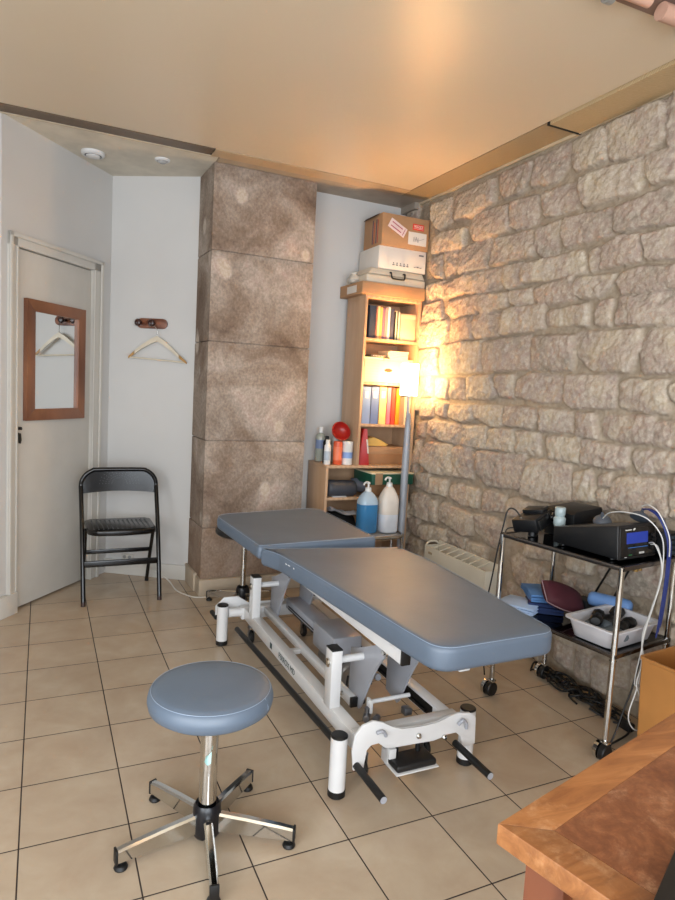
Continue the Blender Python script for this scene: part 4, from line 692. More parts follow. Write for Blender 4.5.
t=thing('paper_bundle','rumpled cream paper bundle on top of the pile on the middle shelf','papers',(2.24,.17,zz+.165))
b=B()
for k in range(5): b.box((2.245+random.uniform(-.006,.006),.165,zz+.169+k*.011),(.155-.012*(k==0),.16,.010),rot=(0,0,random.uniform(-.05,.05)),bev=.003)
obj('sheets',b,plain('cream_paper',(.86,.80,.66),.7),t)
zz=SH[2]; G2='ring binders standing on the shelf behind the lamp'
for a in ((1.985,2.048,.248,.21,(.44,.53,.70),'light blue ring binder at the left end of the binder shelf'),(2.050,2.112,.250,.21,(.36,.44,.62),'darker blue ring binder, second from the left on the binder shelf'),(2.114,2.170,.252,.21,(.86,.74,.48),'cream yellow ring binder on the binder shelf'),
          (2.172,2.205,.250,.20,(.90,.42,.50),'pink ring binder on the binder shelf'),(2.207,2.240,.248,.20,(.84,.25,.19),'red ring binder on the binder shelf'),(2.242,2.275,.246,.20,(.92,.55,.12),'orange ring binder on the binder shelf')):
    book(a[0],a[1],zz,a[2],a[3],a[4],a[5],G2,'ring_binder','binder')
book(2.310,2.362,zz,.253,.22,(.83,.74,.62),'beige ring binder with a dark finger ring, right end of the binder shelf',G2,'ring_binder','binder',hole=True)
zz=.851
t=thing('cardboard_box','low brown cardboard box at the bottom of the tall bookcase','box',(2.2,.2,zz))
b=B(); b.b2((2.068,.13,zz),(2.355,.31,zz+.118),.003); bx=obj('box_body',b,KRAFT2,t); b=B(); b.b2((2.066,.128,zz+.070),(2.357,.312,zz+.122),.003); obj('lid',b,KRAFT,t)
t=tag(obj('chamois_pad',B().prism([(2.070,.14,zz+.124),(2.075,.14,zz+.175),(2.12,.14,zz+.185),(2.18,.14,zz+.165),(2.235,.14,zz+.135),(2.22,.14,zz+.124)],(0,.10,0),.006),plain('yellow_foam',(.88,.71,.38),.7)),'wedge of yellow foam lying on the low brown box','foam pad')
t=thing('red_holder','upright red tapered box with a white label in the bottom bay of the bookcase','box',(2.0,.12,zz))
b=B(); b.prism([(1.980,.095,zz),(2.058,.075,zz),(2.030,.075,zz+.245),(2.012,.095,zz+.245)],(0,.11,0),.002); obj('box_body',b,plain('red_card',(.68,.10,.09),.45),t)
b=B(); b.prism([(2.040,.0725,zz+.08),(2.050,.0725,zz+.078),(2.036,.0725,zz+.175),(2.026,.0725,zz+.175)],(0,.003,0)); obj('label_strip',b,WPAPER,t)
# ---- bottles on the low unit
def bottle(name,label,cat,x,y,z,prof,m,cap=None,capm=None,lab=None,labm=None,extra=None):
    t=thing(name,label,cat,(x,y,z)); b=B(); b.lathe(prof,(x,y,z+.0006),28); bd=obj('bottle_body',b,m,t,angle=50)
    if lab: b=B(); b.lathe(lab,(x,y,z),28,cap=False); obj('label_band',b,labm,bd)
    if cap: b=B(); b.lathe(cap,(x,y,z),24); obj('cap',b,capm,t,angle=50)
    return t
ZT=.850
CLEAR=plain('clear_plastic',(.62,.64,.60),.15,0,.04); 
bottle('lotion_bottle','tall clear bottle with white cap at the left back of the low unit','bottle',1.79,.30,ZT,[(.030,0),(.034,.004),(.034,.165),(.028,.185),(.013,.195),(.013,.20)],CLEAR,[(.014,.198),(.014,.235),(.012,.237)],plain('white_cap',(.88,.88,.87),.4),[(.0345,.09),(.0345,.15)],plain('blue_print_label',(.45,.52,.66),.5))
bottle('cream_tube','slim white bottle in front of the clear one on the low unit','bottle',1.765,.12,ZT,[(.021,0),(.023,.003),(.023,.10),(.022,.125),(.014,.135)],plain('white_plastic',(.88,.88,.87),.35),[(.014,.134),(.014,.163),(.012,.165)],plain('white_cap',(.88,.88,.87),.4),[(.0234,.03),(.0234,.09)],plain('pale_grey_label',(.70,.74,.78),.5))
bottle('spray_can','dark bottle standing behind the slim white one on the low unit','bottle',1.80,.215,ZT,[(.024,0),(.025,.003),(.025,.14),(.018,.155),(.012,.16)],BLKPL,[(.012,.158),(.012,.18),(.010,.182)],BLKPL)
bottle('powder_can','orange canister under the red bowl on the low unit','canister',1.845,.13,ZT,[(.029,0),(.031,.003),(.031,.145),(.028,.155),(.010,.158)],plain('orange_can',(.82,.34,.20),.4),None,None,[(.0314,.03),(.0314,.12)],plain('orange_label',(.87,.46,.32),.45))
bottle('wipe_canister','white wipe canister with blue print on the low unit','canister',1.912,.12,ZT,[(.033,0),(.035,.003),(.035,.135),(.036,.137),(.036,.155),(.030,.158)],plain('white_plastic',(.88,.88,.87),.35),None,None,[(.0354,.045),(.0354,.085)],plain('blue_print',(.50,.62,.82),.5))
bottle('spray_bottle','white spray bottle behind the red bowl on the low unit','bottle',1.895,.26,ZT,[(.030,0),(.032,.004),(.032,.16),(.016,.20),(.013,.215)],plain('white_plastic',(.88,.88,.87),.35),[(.015,.213),(.016,.232),(.022,.240),(.022,.262),(.012,.268)],plain('white_cap',(.88,.88,.87),.4))
t=thing('red_bowl','small red bowl tipped forward on top of the orange canister','bowl',(1.85,.14,ZT+.16))
M=Matrix.Rotation(1.12,3,'X')@Matrix.Rotation(.0,3,'Y')
b=B(); b.lathe([(.014,-.046),(.042,-.039),(.060,-.016),(.066,.004),(.067,.007),(.062,.007),(.055,-.013),(.038,-.032),(.012,-.038)],(1.862,.135,ZT+.222),36,M=M); obj('bowl',b,plain('red_plastic',(.64,.11,.08),.35),t)
b=B(); b.lathe([(.012,-.052),(.012,-.038)],(1.862,.145,ZT+.218),20,M=M); obj('bowl_foot',b,plain('red_plastic',(.64,.11,.08),.35),t)
# ---- inside low unit
z=.6355
ROLLM=plain('charcoal_foam',(.23,.24,.27),.55,0,.08)
def roll(name,label,p0,p1,r,sy=1.0,m=ROLLM):
    t=thing(name,label,'bolster',p0); p0=Vector(p0);p1=Vector(p1); L=(p1-p0).length; q=(p1-p0).to_track_quat('Z','Y').to_matrix()
    b=B(); b.lathe([(.003,0),(r*.6,.0),(r*.9,.006),(r,.02),(r,L-.03),(r*.93,L-.010),(r*.6,L),(.003,L)],p0,28,M=q); obj('roll_body',b,m,t,angle=60)
    b=B(); b.lathe([(.003,-.0012),(r*.55,-.0012),(r*.55,0.001),(.003,.001)],p0,24,M=q); obj('end_disc',b,BLKPL,t); return t
roll('foam_bolster','dark charcoal foam bolster lying in the low shelf unit, nearer the front',(1.765,.115,z+.058),(1.985,.125,z+.050),.056)
roll('foam_bolster','shorter grey foam bolster behind the charcoal one in the low shelf unit',(1.99,.205,z+.062),(2.115,.195,z+.060),.048,m=plain('grey_foam',(.36,.38,.42),.5,0,.06))
t=tag(obj('folded_leaflet',B().b2((1.80,.07,z),(1.90,.10,z+.008),.002),plain('grey_leaflet',(.70,.71,.72),.5)),'small grey leaflet lying in front of the charcoal bolster','leaflet')
t=thing('green_box','dark green box with a white rim sticking out of the low shelf unit','box',(2.22,.1,z))
GR=plain('dark_green_card',(.08,.30,.23),.5)
b=B(); b.b2((2.035,-.02,z+.095),(2.355,.25,z+.168),.002); obj('box_body',b,GR,t)
b=B(); b.b2((2.033,-.022,z+.166),(2.357,.252,z+.174),.001); obj('rim',b,plain('off_white_card',(.84,.80,.68),.6),t)
b=B(); b.b2((2.060,-.0235,z+.095),(2.115,-.0195,z+.172)); obj('tape_band',b,plain('tan_tape',(.60,.48,.36),.5),t)
t=tag(obj('box_support',B().b2((2.08,.09,z),(2.33,.26,z+.0945),.003),KRAFT2),'brown box lying under the green box in the low shelf unit','box')
z=.3405
t=thing('black_bag','black soft bag stuffed into the bottom of the low shelf unit','bag',(1.9,.2,z))
b=B(); b.lathe([(.003,0),(.10,.0),(.125,.03),(.118,.09),(.10,.14),(.06,.17),(.003,.172)],(1.905,.205,z),28,sx=1.15,sy=.95); obj('bag_body',b,plain('black_cloth',(.05,.05,.055),.8,0,.2,bump=.4,bs=25),t)
t=thing('silver_pouch','crumpled silver pouch lying on the black bag','pouch',(1.9,.12,z+.16))
b=B()
R=[]
for k in range(12):
    u=k/11; x=1.80+.20*u; zc=z+.205-.04*u+.008*math.sin(9*u); w=.035+.012*math.sin(7*u)
    R.append([(x,.085,zc-.006),(x,.085-w*.3,zc+.006*math.sin(5*u+1)),(x,.12,zc+.014+.008*math.cos(13*u)),(x,.16,zc+.004),(x,.15,zc-.010)])
b.rings(R); obj('pouch_body',b,plain('silver_foil',(.78,.80,.84),.4,.0,.1,bump=.4,bs=40),t,angle=80)
# ---- boxes on top of the tall bookcase
zb=1.9755
t=thing('flat_carton','long flat brown carton lying on top of the tall bookcase','box',(2.08,.19,zb))
b=B(); b.b2((1.912,.035,zb),(2.388,.375,zb+.080),.003); bx=obj('box_body',b,KRAFT,t)
b=B(); b.b2((1.9105,.12,zb+.015),(1.913,.26,zb+.062)); obj('shipping_label',b,WPAPER,bx)
zb+=.0805
CASE=plain('off_white_case',(.80,.76,.69),.42,0,.02)
t=thing('carry_case','off-white plastic carrying case with a black handle on the flat carton','case',(2.15,.19,zb))
b=B(); b.b2((1.945,.045,zb),(2.392,.355,zb+.054),.012,3); cb=obj('case_base',b,CASE,t)
b=B(); b.prism([(1.950,.048,zb+.055),(2.388,.048,zb+.055),(2.372,.06,zb+.098),(1.985,.06,zb+.098)],(0,.285,0),.010); obj('case_lid',b,CASE,t)
b=B(); b.tube([(2.115,.047,zb+.075),(2.113,.028,zb+.070),(2.118,.022,zb+.040),(2.135,.020,zb+.034),(2.195,.020,zb+.034),(2.212,.022,zb+.040),(2.217,.028,zb+.070),(2.215,.047,zb+.075)],.0055,8); obj('case_handle',b,BLKPL,t)
zb+=.0985
t=thing('white_carton','white carton with small grey printing between the case and the cardboard box','box',(2.17,.2,zb))
b=B(); b.b2((2.030,.06,zb),(2.392,.340,zb+.146),.003); bx=obj('box_body',b,WPAPER,t)
GP=plain('grey_print_dark',(.40,.40,.42),.6)
b=B()
for k in range(5): b.b2((2.135+.027*k,.0585,zb+.030),(2.151+.027*k,.0605,zb+.037)); b.b2((2.139+.027*k,.0585,zb+.041),(2.147+.027*k,.0605,zb+.050))
for k in range(3): b.b2((2.30+.022*k,.0585,zb+.034),(2.316+.022*k,.0605,zb+.038+.004*(k%2)))
b.b2((2.335,.0585,zb+.112),(2.372,.0605,zb+.122)); obj('printed_symbols',b,GP,bx)
zb+=.1465
t=thing('shipping_box','brown cardboard box with a red FRAGILE sticker, topmost on the bookcase','box',(2.17,.2,zb))
b=B(); b.b2((2.036,.045,zb),(2.392,.300,zb+.205),.003); bx=obj('box_body',b,KRAFT,t)
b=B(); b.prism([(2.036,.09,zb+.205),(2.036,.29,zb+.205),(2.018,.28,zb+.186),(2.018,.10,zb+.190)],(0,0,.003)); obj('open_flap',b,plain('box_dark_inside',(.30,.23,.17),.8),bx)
yy=.0435
RED=plain('sticker_red',(.80,.14,.10),.5)
b=B(); b.b2((2.265,yy-.0005,zb+.128),(2.350,yy+.002,zb+.166)); fr=obj('fragile_sticker',b,RED,bx)
b=B(); b.b2((2.270,yy-.0009,zb+.1565),(2.345,yy+.0,zb+.1585)); b.b2((2.270,yy-.0009,zb+.1355),(2.345,yy+.0,zb+.1375)); obj('sticker_border',b,WPAPER,fr)
text_mesh('sticker_text','FRAGILE',.0185,facing((2.3075,yy-.0012,zb+.147),(1,0,0),(0,0,1)),WPAPER,fr)
M=Matrix.Rotation(.46,4,'Y')
b=B(); b.box((0,0,0),(.135,.0024,.062)); bmesh.ops.transform(b.bm,matrix=Matrix.Translation((2.150,yy,zb+.122))@M,verts=b.bm.verts[:]); ls=obj('address_label',b,plain('pale_pink_label',(.88,.80,.80),.6),bx)
b=B()
for dz in (.012,-.014): b.box((-.008,-.0016,dz),(.088,.001,.006))
b.box((.052,-.0016,0),(.004,.001,.046))
bmesh.ops.transform(b.bm,matrix=Matrix.Translation((2.150,yy,zb+.122))@M,verts=b.bm.verts[:]); obj('label_print',b,plain('magenta_print',(.62,.22,.36),.6),ls)
b=B(); b.b2((2.235,yy,zb+.030),(2.375,yy+.002,zb+.112)); wl=obj('white_label',b,WPAPER,bx)
b=B()
for k in range(7): b.box((2.275+.006*k,yy-.0004,zb+.066+.006*math.sin(k*2.1)),(.0022,.0012,.030-.003*(k%3)),rot=(0,.25*math.sin(k),0))
b.box((2.335,yy-.0004,zb+.07),(.05,.001,.002),rot=(0,-.35,0)); obj('label_scribble',b,plain('grey_scribble',(.45,.45,.46),.6),wl)
b=B(); 
for k in range(2): b.b2((2.0345,.12+.05*k,zb+.02),(2.0365,.128+.05*k,zb+.175))
obj('blue_stripe',b,plain('navy_print',(.16,.18,.34),.6),bx)
b=B(); b.b2((2.0345,.10,zb+.02),(2.0365,.106,zb+.17)); b.b2((2.0345,.15,zb+.02),(2.0365,.156,zb+.16)); obj('red_stripe',b,plain('red_print',(.66,.20,.18),.6),bx)
t=thing('plastic_bag','crumpled clear plastic bag at the left end of the flat carton','bag',(1.81,.15,2.05))
b=B(); b.lathe([(.003,0),(.028,.004),(.040,.02),(.030,.045),(.012,.058),(.016,.070),(.003,.074)],(1.930,.20,2.0565),14,sx=1.0,sy=1.5)
for v in b.bm.verts: v.co+=Vector((random.uniform(-.006,.006),random.uniform(-.006,.006),random.uniform(0,.006)))
obj('bag_body',b,plain('milky_plastic',(.84,.82,.78),.3,0,.06),t)
# ================================================================ SIDE TABLE WITH PUMP BOTTLES
t=thing('side_table','small chromed tube side table holding two pump bottles by the shelf unit','side table',(2.0,-.10,0))
zs_=.428; tx0,tx1,ty0,ty1=1.80,2.188,-.245,.015; r=.07
L=[]
for cx,cy,a0 in ((tx1-r,ty1-r,0),(tx0+r,ty1-r,90),(tx0+r,ty0+r,180),(tx1-r,ty0+r,270)):
    for k in range(6): a=D2R(a0+18*k); L.append((cx+r*math.cos(a),cy+r*math.sin(a),zs_))
b=B(); b.tube(L+[L[0]],.013,10,False); obj('tray_rim',b,CHROME,t)
b=B(); b.prism([(x,y,zs_-.008) for x,y,_ in L],(0,0,.010)); obj('tray_top',b,plain('pale_grey_tray',(.74,.74,.73),.35),t)
for sx in (tx0+.012,tx1-.0):
    for sy in (ty0+.06,ty1-.06):
        b=B(); s_=1 if sx>2 else -1
        b.tube([(sx-s_*.045,sy,zs_-.012),(sx-s_*.008,sy,zs_-.022),(sx+s_*.010,sy,zs_-.06),(sx+s_*.012,sy,zs_-.20),(sx+s_*.012,sy,.0)],.009,10); obj('leg',b,CHROME,t)
def jug(name,label,x,y,body,fill,zf,cone):
    t=thing(name,label,'pump bottle',(x,y,zs_)); z0=zs_+.0115
    w,d=.065,.055
    def sq(hw,hd,z,p=3.2,n=28):
        R=[]
        for i in range(n):
            a=2*math.pi*i/n; c,s=math.cos(a),math.sin(a); R.append((x+hw*math.copysign(abs(c)**(2/p),c),y+hd*math.copysign(abs(s)**(2/p),s),z))
        return R
    if not cone: rr=[(.90,.0),(1,.010),(1,.19),(.97,.205),(.86,.225),(.62,.248),(.40,.262),(.30,.268)]
    else: rr=[(.90,0),(1,.010),(1,.20),(.98,.215),(.82,.245),(.50,.285),(.30,.300)]
    zfill=zf
    lower=[q for q in rr if q[1]<=zfill]; 
    f0=1.0; b=B(); b.rings([sq(w*k,d*k,z0+h) for k,h in lower]+[sq(w,d,z0+zfill)]); obj('liquid_part',b,fill,t,angle=60)
    b=B(); b.rings([sq(w,d,z0+zfill+.0004)]+[sq(w*k,d*k,z0+h) for k,h in rr if h>zfill]); obj('bottle_body',b,body,t,angle=60)
    h=rr[-1][1]; WP=plain('white_plastic',(.88,.88,.87),.35)
    b=B(); b.cyl((x,y,z0+h-.004),(x,y,z0+h+.024),.021,.019,n=24,bev=.002); pc=obj('collar',b,WP,t)
    b=B(); b.cyl((x,y,z0+h+.02),(x,y,z0+h+.052),.006,n=12); b.cyl((x,y,z0+h+.048),(x,y,z0+h+.060),.013,.010,n=18,bev=.002); b.tube([(x,y,z0+h+.056),(x-.022,y-.01,z0+h+.060),(x-.040,y-.018,z0+h+.052),(x-.044,y-.02,z0+h+.042)],.006,8); obj('pump',b,WP,t)
jug('pump_bottle','large jug of blue liquid with a white pump on the chromed side table',1.962,-.115,plain('frosted_blue_plastic',(.66,.75,.82),.28),plain('blue_liquid',(.22,.47,.66),.22),.185,False)
jug('pump_bottle','large milky white jug with a white pump beside the blue one',2.108,-.13,plain('milky_jug',(.86,.83,.79),.32),plain('milky_label',(.85,.87,.90),.4),.12,True)
# ================================================================ FLOOR LAMP
t=thing('floor_lamp','lit floor lamp with a white cylinder shade and grey metal stem','floor lamp',(2.236,-.12,0))
lx,ly=2.236,-.12
b=B(); b.lathe([(.003,0),(.12,0),(.125,.005),(.12,.014),(.03,.022),(.020,.03),(.003,.03)],(lx,ly,0),40); obj('base',b,STEEL,t)
LM=plain('satin_lamp_metal',(.60,.62,.65),.4,.1,.04)
b=B(); b.lathe([(.017,.02),(.021,.25),(.024,.60),(.024,.90),(.020,1.12),(.015,1.215),(.006,1.225)],(lx-.012,ly,0),28); obj('stem',b,LM,t,angle=70)
b=B(); b.cyl((lx-.018,ly,1.20),(lx-.022,ly,1.345),.0085,n=16); obj('upper_stem',b,STEEL,t)
LX,LY=lx-.022,ly
SHADE=m_emit('lit_shade',(1,.82,.56),LAMP); BULB=m_emit('bulb_glow',(1,.80,.55),BULBP)
b=B(); b.lathe([(.055,1.335),(.056,1.34),(.056,1.535),(.055,1.54),(.053,1.538),(.053,1.342)],(LX,LY,0),40,cap=False); obj('shade',b,SHADE,t)
b=B(); b.cyl((LX,LY,1.325),(LX,LY,1.339),.0545,n=36,bev=.002); obj('shade_base',b,STEEL,t)
b=B(); b.lathe([(.012,1.36),(.014,1.40),(.026,1.43),(.030,1.465),(.022,1.495),(.003,1.505)],(LX,LY,0),24); obj('bulb',b,BULB,t)
# ================================================================ CONVECTOR RADIATOR
t=thing('convector_radiator','cream electric convector radiator with an open slotted top under the stone wall','radiator',(2.31,-.64,0))
rx0,rx1,ry0,ry1,rz=2.275,2.382,-.94,-.35,.392
b=B(); b.b2((rx0,ry0,.03),(rx0+.012,ry1,rz),.003); obj('front_panel',b,CREAM,t)
b=B(); b.b2((rx1-.012,ry0,.03),(rx1,ry1,rz+.028),.002); obj('rear_panel',b,CREAM,t)
b=B(); b.b2((rx0,ry0-.012,.03),(rx1,ry0,rz+.001),.003); obj('end_panel',b,CREAM,t)
b=B(); b.b2((rx0,ry1,.03),(rx1,ry1+.012,rz+.001),.003); b.tube([(rx0+.006,ry1+.005,rz),(rx0+.03,ry1+.012,rz+.018),(rx1-.03,ry1+.012,rz+.022),(rx1-.006,ry1+.005,rz+.004)],.006,8); obj('end_panel',b,CREAM,t)
b=B(); b.b2((rx0+.013,ry0+.001,.05),(rx1-.013,ry1-.001,rz-.035)); obj('heating_element',b,plain('olive_dark_inside',(.25,.25,.19),.7),t)
for k in range(1,8):
    y=ry0+(ry1-ry0)*k/8; b=B(); b.box(((rx0+rx1)/2,y,rz+.012),(rx1-rx0-.012,.008,.006),rot=(0,-.26,.0),bev=.001,seg=1); obj('grille_bar',b,CREAM,t)
b=B()
for y in (ry0+.06,ry1-.06): b.b2((rx0+.01,y-.015,0),(rx1-.01,y+.015,.032),.002)
obj('foot_bracket',b,CREAM,t)
b=B(); b.b2((rx0-.003,ry1-.075,rz-.045),(rx0+.001,ry1-.035,rz-.03),.001); obj('badge',b,plain('beige_badge',(.62,.56,.46),.5),t)
# ================================================================ TROLLEY
TC=Vector((2.148,-1.742,0)); TRZ=D2R(8.5); TM=Matrix.Translation(TC)@Matrix.Rotation(TRZ,4,'Z')
def tl(b): bmesh.ops.transform(b.bm,matrix=TM,verts=b.bm.verts[:]); return b
t=thing('equipment_trolley','chromed two-tier trolley with black glass shelves by the stone wall','trolley',TC,TRZ)
HX,HY=.185,.288; ZT_,ZL=.752,.415; GLS=plain('black_glass',(.03,.03,.035),.08,0,.1)
for u in (-HX,HX):
    for v in (-HY,HY):
        b=B(); b.cyl((u,v,.075),(u,v,ZT_-.004),.0115,n=20); b.cyl((u,v,ZL-.03),(u,v,ZL-.026),.0135,n=20); lg=obj('leg',tl(b),CHROME,t)
        b=B(); b.cyl((u-.010,v-.022,.032),(u-.010,v+.004,.032),.032,n=28,bev=.004); wh=obj('castor_wheel',tl(b),BLACK,lg)
        b=B(); b.lathe([(.036,0),(.036,.016),(.001,.018)],(u-.010,v+.006,.034),24,M=Matrix.Rotation(-math.pi/2,3,'X')); b.box((u-.004,v-.006,.068),(.030,.030,.012),bev=.004); b.cyl((u,v,.062),(u,v,.09),.009,n=14); obj('castor_hood',tl(b),CHROME,wh)
for z,nm in ((ZT_,'top_rail'),(ZL,'lower_rail')):
    b=B(); e=.006
    b.b2((-HX-.008,-HY-.012,z-.018),(-HX+.008,HY+.012,z),.003); b.b2((HX-.008,-HY-.012,z-.018),(HX+.008,HY+.012,z),.003); b.b2((-HX-.008,-HY-.012,z-.018),(HX+.008,-HY+.004,z),.003); b.b2((-HX-.008,HY-.004,z-.018),(HX+.008,HY+.012,z),.003)
    obj(nm,tl(b),plain('worn_steel_rail',(.45,.43,.42),.25,1,.1),t)
    b=B(); b.b2((-HX+.009,-HY+.005,z-.010),(HX-.009,HY-.005,z-.003)); obj('glass_shelf',tl(b),GLS,t)
b=B(); b.cyl((-.05,-.262,ZT_-.04),(-.05,-.262,ZT_-.018),.011,n=12); b.cyl((-.02,-.262,ZT_-.04),(-.02,-.262,ZT_-.018),.008,n=12); obj('brass_catch',tl(b),plain('brass_fitting',(.62,.50,.30),.35,.8),t)
# rear diagonal black straps
TOP=ZT_+.0005; LOW=ZL+.0005
# main console, screen facing the room
CM=Matrix.Translation((2.142,-1.840,TOP))@Matrix.Rotation(D2R(6),4,'Z')@Matrix.Diagonal((1.38,.97,1.18,1))
def cl(b): bmesh.ops.transform(b.bm,matrix=CM,verts=b.bm.verts[:]); return b
t=thing('therapy_console','black therapy console with a blue screen on the trolley top','medical device',(2.150,-1.835,TOP),D2R(6))
DEV=plain('device_shell',(.055,.06,.07),.38,0,.1)
b=B(); b.prism([(-.088,-.160,.006),(-.088,.160,.006),(-.088,.160,.062),(-.088,-.148,.118)],(.176,0,0),.005); cs=obj('console_body',cl(b),DEV,t)
b=B(); b.prism([(-.080,-.1615,.012),(.080,-.1615,.012),(.080,-.1505,.108),(-.080,-.1505,.108)],(0,.004,0),.002); fc=obj('front_panel',cl(b),plain('front_panel_black',(.035,.04,.05),.2),t)
SCR=m_emit('blue_screen',(.10,.18,.50),.30)
def face(b,x0,x1,z0,z1,o=.001):
    f=lambda z:-.1615+(z-.012)*(.011/.096)-o
    b.prism([(x0,f(z0),z0),(x1,f(z0),z0),(x1,f(z1),z1),(x0,f(z1),z1)],(0,.002,0)); return b
b=B(); face(b,-.052,.045,.056,.092); obj('screen',cl(b),SCR,t)
b=B(); face(b,-.045,.045,.042,.0435); obj('blue_line',cl(b),m_emit('blue_led_line',(.15,.38,.65),.25),fc)
b=B(); face(b,-.058,-.030,.100,.103); b.prism([(-.024,-.1535,.099),(-.018,-.1535,.099),(-.012,-.153,.106),(-.020,-.153,.106)],(0,.002,0)); face(b,-.06,-.052,.012,.014); face(b,.005,.028,.020,.026,.0012); obj('brand_mark',cl(b),plain('silver_print',(.74,.74,.72),.4),fc)
b=B(); face(b,-.042,-.028,.018,.021); obj('green_mark',cl(b),plain('green_print',(.15,.42,.22),.5),fc)
b=B()
for x,z in ((.062,.05),(.062,.035),(.062,.08),(.072,.065)): b.cyl((x,-.166,z),(x,-.156,z),.006,n=14)
obj('connector',cl(b),BLKPL,t)
b=B()
for x in (-.07,.07):
    for y in (-.12,.12): b.cyl((x,y,0),(x,y,.007),.010,n=14)
obj('foot',cl(b),BLACK,t)
# second black unit with slanted lid behind
t=thing('black_case','large black instrument case with slanted lid at the back of the trolley top','case',(2.24,-1.58,TOP))
b=B(); b.prism([(2.130,-1.515,TOP),(2.125,-1.515,TOP+.108),(2.140,-1.515,TOP+.122),(2.290,-1.515,TOP+.138),(2.310,-1.515,TOP)],(.025,-.150,0),.004); cb=obj('case_body',b,DEV,t)
b=B(); b.box((2.285,-1.667,TOP+.065),(.040,.004,.014),rot=(0,0,.0)); obj('name_plate',b,plain('dull_silver_plate',(.33,.33,.33),.4),cb)
# camera-like black unit, left end of the trolley
t=thing('black_control_box','angular black control box with a silver dial at the near left end of the trolley','control box',(2.05,-1.55,TOP))
Mx=Matrix.Translation((2.040,-1.535,TOP+.062))@Matrix.Rotation(D2R(20),4,'Z')@Matrix.Rotation(D2R(-14),4,'Y')@Matrix.Rotation(D2R(-10),4,'X')
def xm(b): bmesh.ops.transform(b.bm,matrix=Mx,verts=b.bm.verts[:]); return b
b=B(); b.box((0,0,0),(.15,.12,.060),bev=.006); b.box((.04,.0,.035),(.06,.10,.024),bev=.004); bb=obj('control_body',xm(b),DEV,t)
b=B(); b.box((-.030,-.063,-.004),(.060,.010,.045),bev=.003); b.box((.03,-.063,.02),(.022,.008,.010),bev=.002); obj('side_block',xm(b),BLKPL,bb)
b=B(); b.cyl((.062,-.060,-.004),(.062,-.078,-.004),.020,n=24,bev=.002); dl=obj('dial',xm(b),BLKPL,t)
b=B(); b.lathe([(.018,0),(.021,.0),(.021,.004),(.018,.004)],(0,0,0),24,cap=False); bmesh.ops.transform(b.bm,matrix=Matrix.Translation((.062,-.068,-.004))@Matrix.Rotation(math.pi/2,4,'X'),verts=b.bm.verts[:]); obj('dial_ring',xm(b),CHROME,dl)
b=B(); b.cyl((-.055,.02,.030),(-.055,.02,.034),.005,n=12); b.box((.045,-.048,.050),(.035,.003,.002)); obj('screw',xm(b),CHROME,bb)
b=B(); b.cyl((2.02,-1.56,TOP),(2.02,-1.56,TOP+.045),.018,n=16); b.cyl((2.07,-1.52,TOP),(2.07,-1.52,TOP+.045),.018,n=16); obj('mount',b,BLKPL,t)
# gel bottle upside down
t=thing('gel_bottle','small pale translucent bottle standing upside down on the trolley','bottle',(2.085,-1.648,TOP))
gx_,gy_=2.085,-1.648
b=B(); b.lathe([(.013,0),(.014,.035),(.018,.055),(.025,.070),(.026,.095),(.019,.103),(.022,.112),(.023,.140),(.020,.143)],(gx_,gy_,TOP),24); obj('bottle_body',b,plain('pale_gel_plastic',(.60,.66,.67),.3,0,.03),t,angle=50)
b=B(); b.cyl((gx_,gy_,TOP),(gx_,gy_,TOP+.018),.017,n=20,bev=.002); obj('cap',b,plain('pale_gel_cap',(.52,.58,.60),.4),t)
# third unit to the right
t=thing('black_amplifier','black unit with a row of sockets at the right rear of the trolley top','medical device',(2.33,-1.90,TOP))
b=B(); b.box((2.345,-1.905,TOP+.050),(.075,.19,.095),rot=(0,0,D2R(8.5)),bev=.004); am=obj('unit_body',b,DEV,t)
b=B()
for k in range(4): b.box((2.359,-2.001,TOP+.018+.021*k),(.060,.006,.012),rot=(0,0,D2R(8.5)),bev=.001,seg=1)
obj('socket_row',b,plain('dark_teal_slots',(.14,.19,.22),.35),am)
# suction electrodes
RUB=plain('grey_rubber_cup',(.30,.33,.37),.45,0,.08)
for (x,y,z,rx,ry,lab) in ((2.215,-1.760,TOP+.102,.25,-.35,'grey rubber suction cup on the console beside the black case'),(2.235,-1.925,TOP+.150,-.15,.55,'grey rubber suction cup lying on the console by the blue leads')):
    t=thing('suction_cup',lab,'suction cup',(x,y,z),group=None); Mq=Matrix.Rotation(rx,3,'X')@Matrix.Rotation(ry,3,'Y')
    b=B(); b.lathe([(.036,-.006),(.038,-.002),(.034,.008),(.022,.018),(.010,.022),(.003,.023)],(x,y,z),28,M=Mq); cu=obj('cup',b,RUB,t)
    p=Vector((x,y,z)); q=Mq@Vector((0,0,1)); b=B(); b.cyl(p+q*.02,p+q*.040,.008,.006,n=14); obj('nozzle',b,RUB,t)
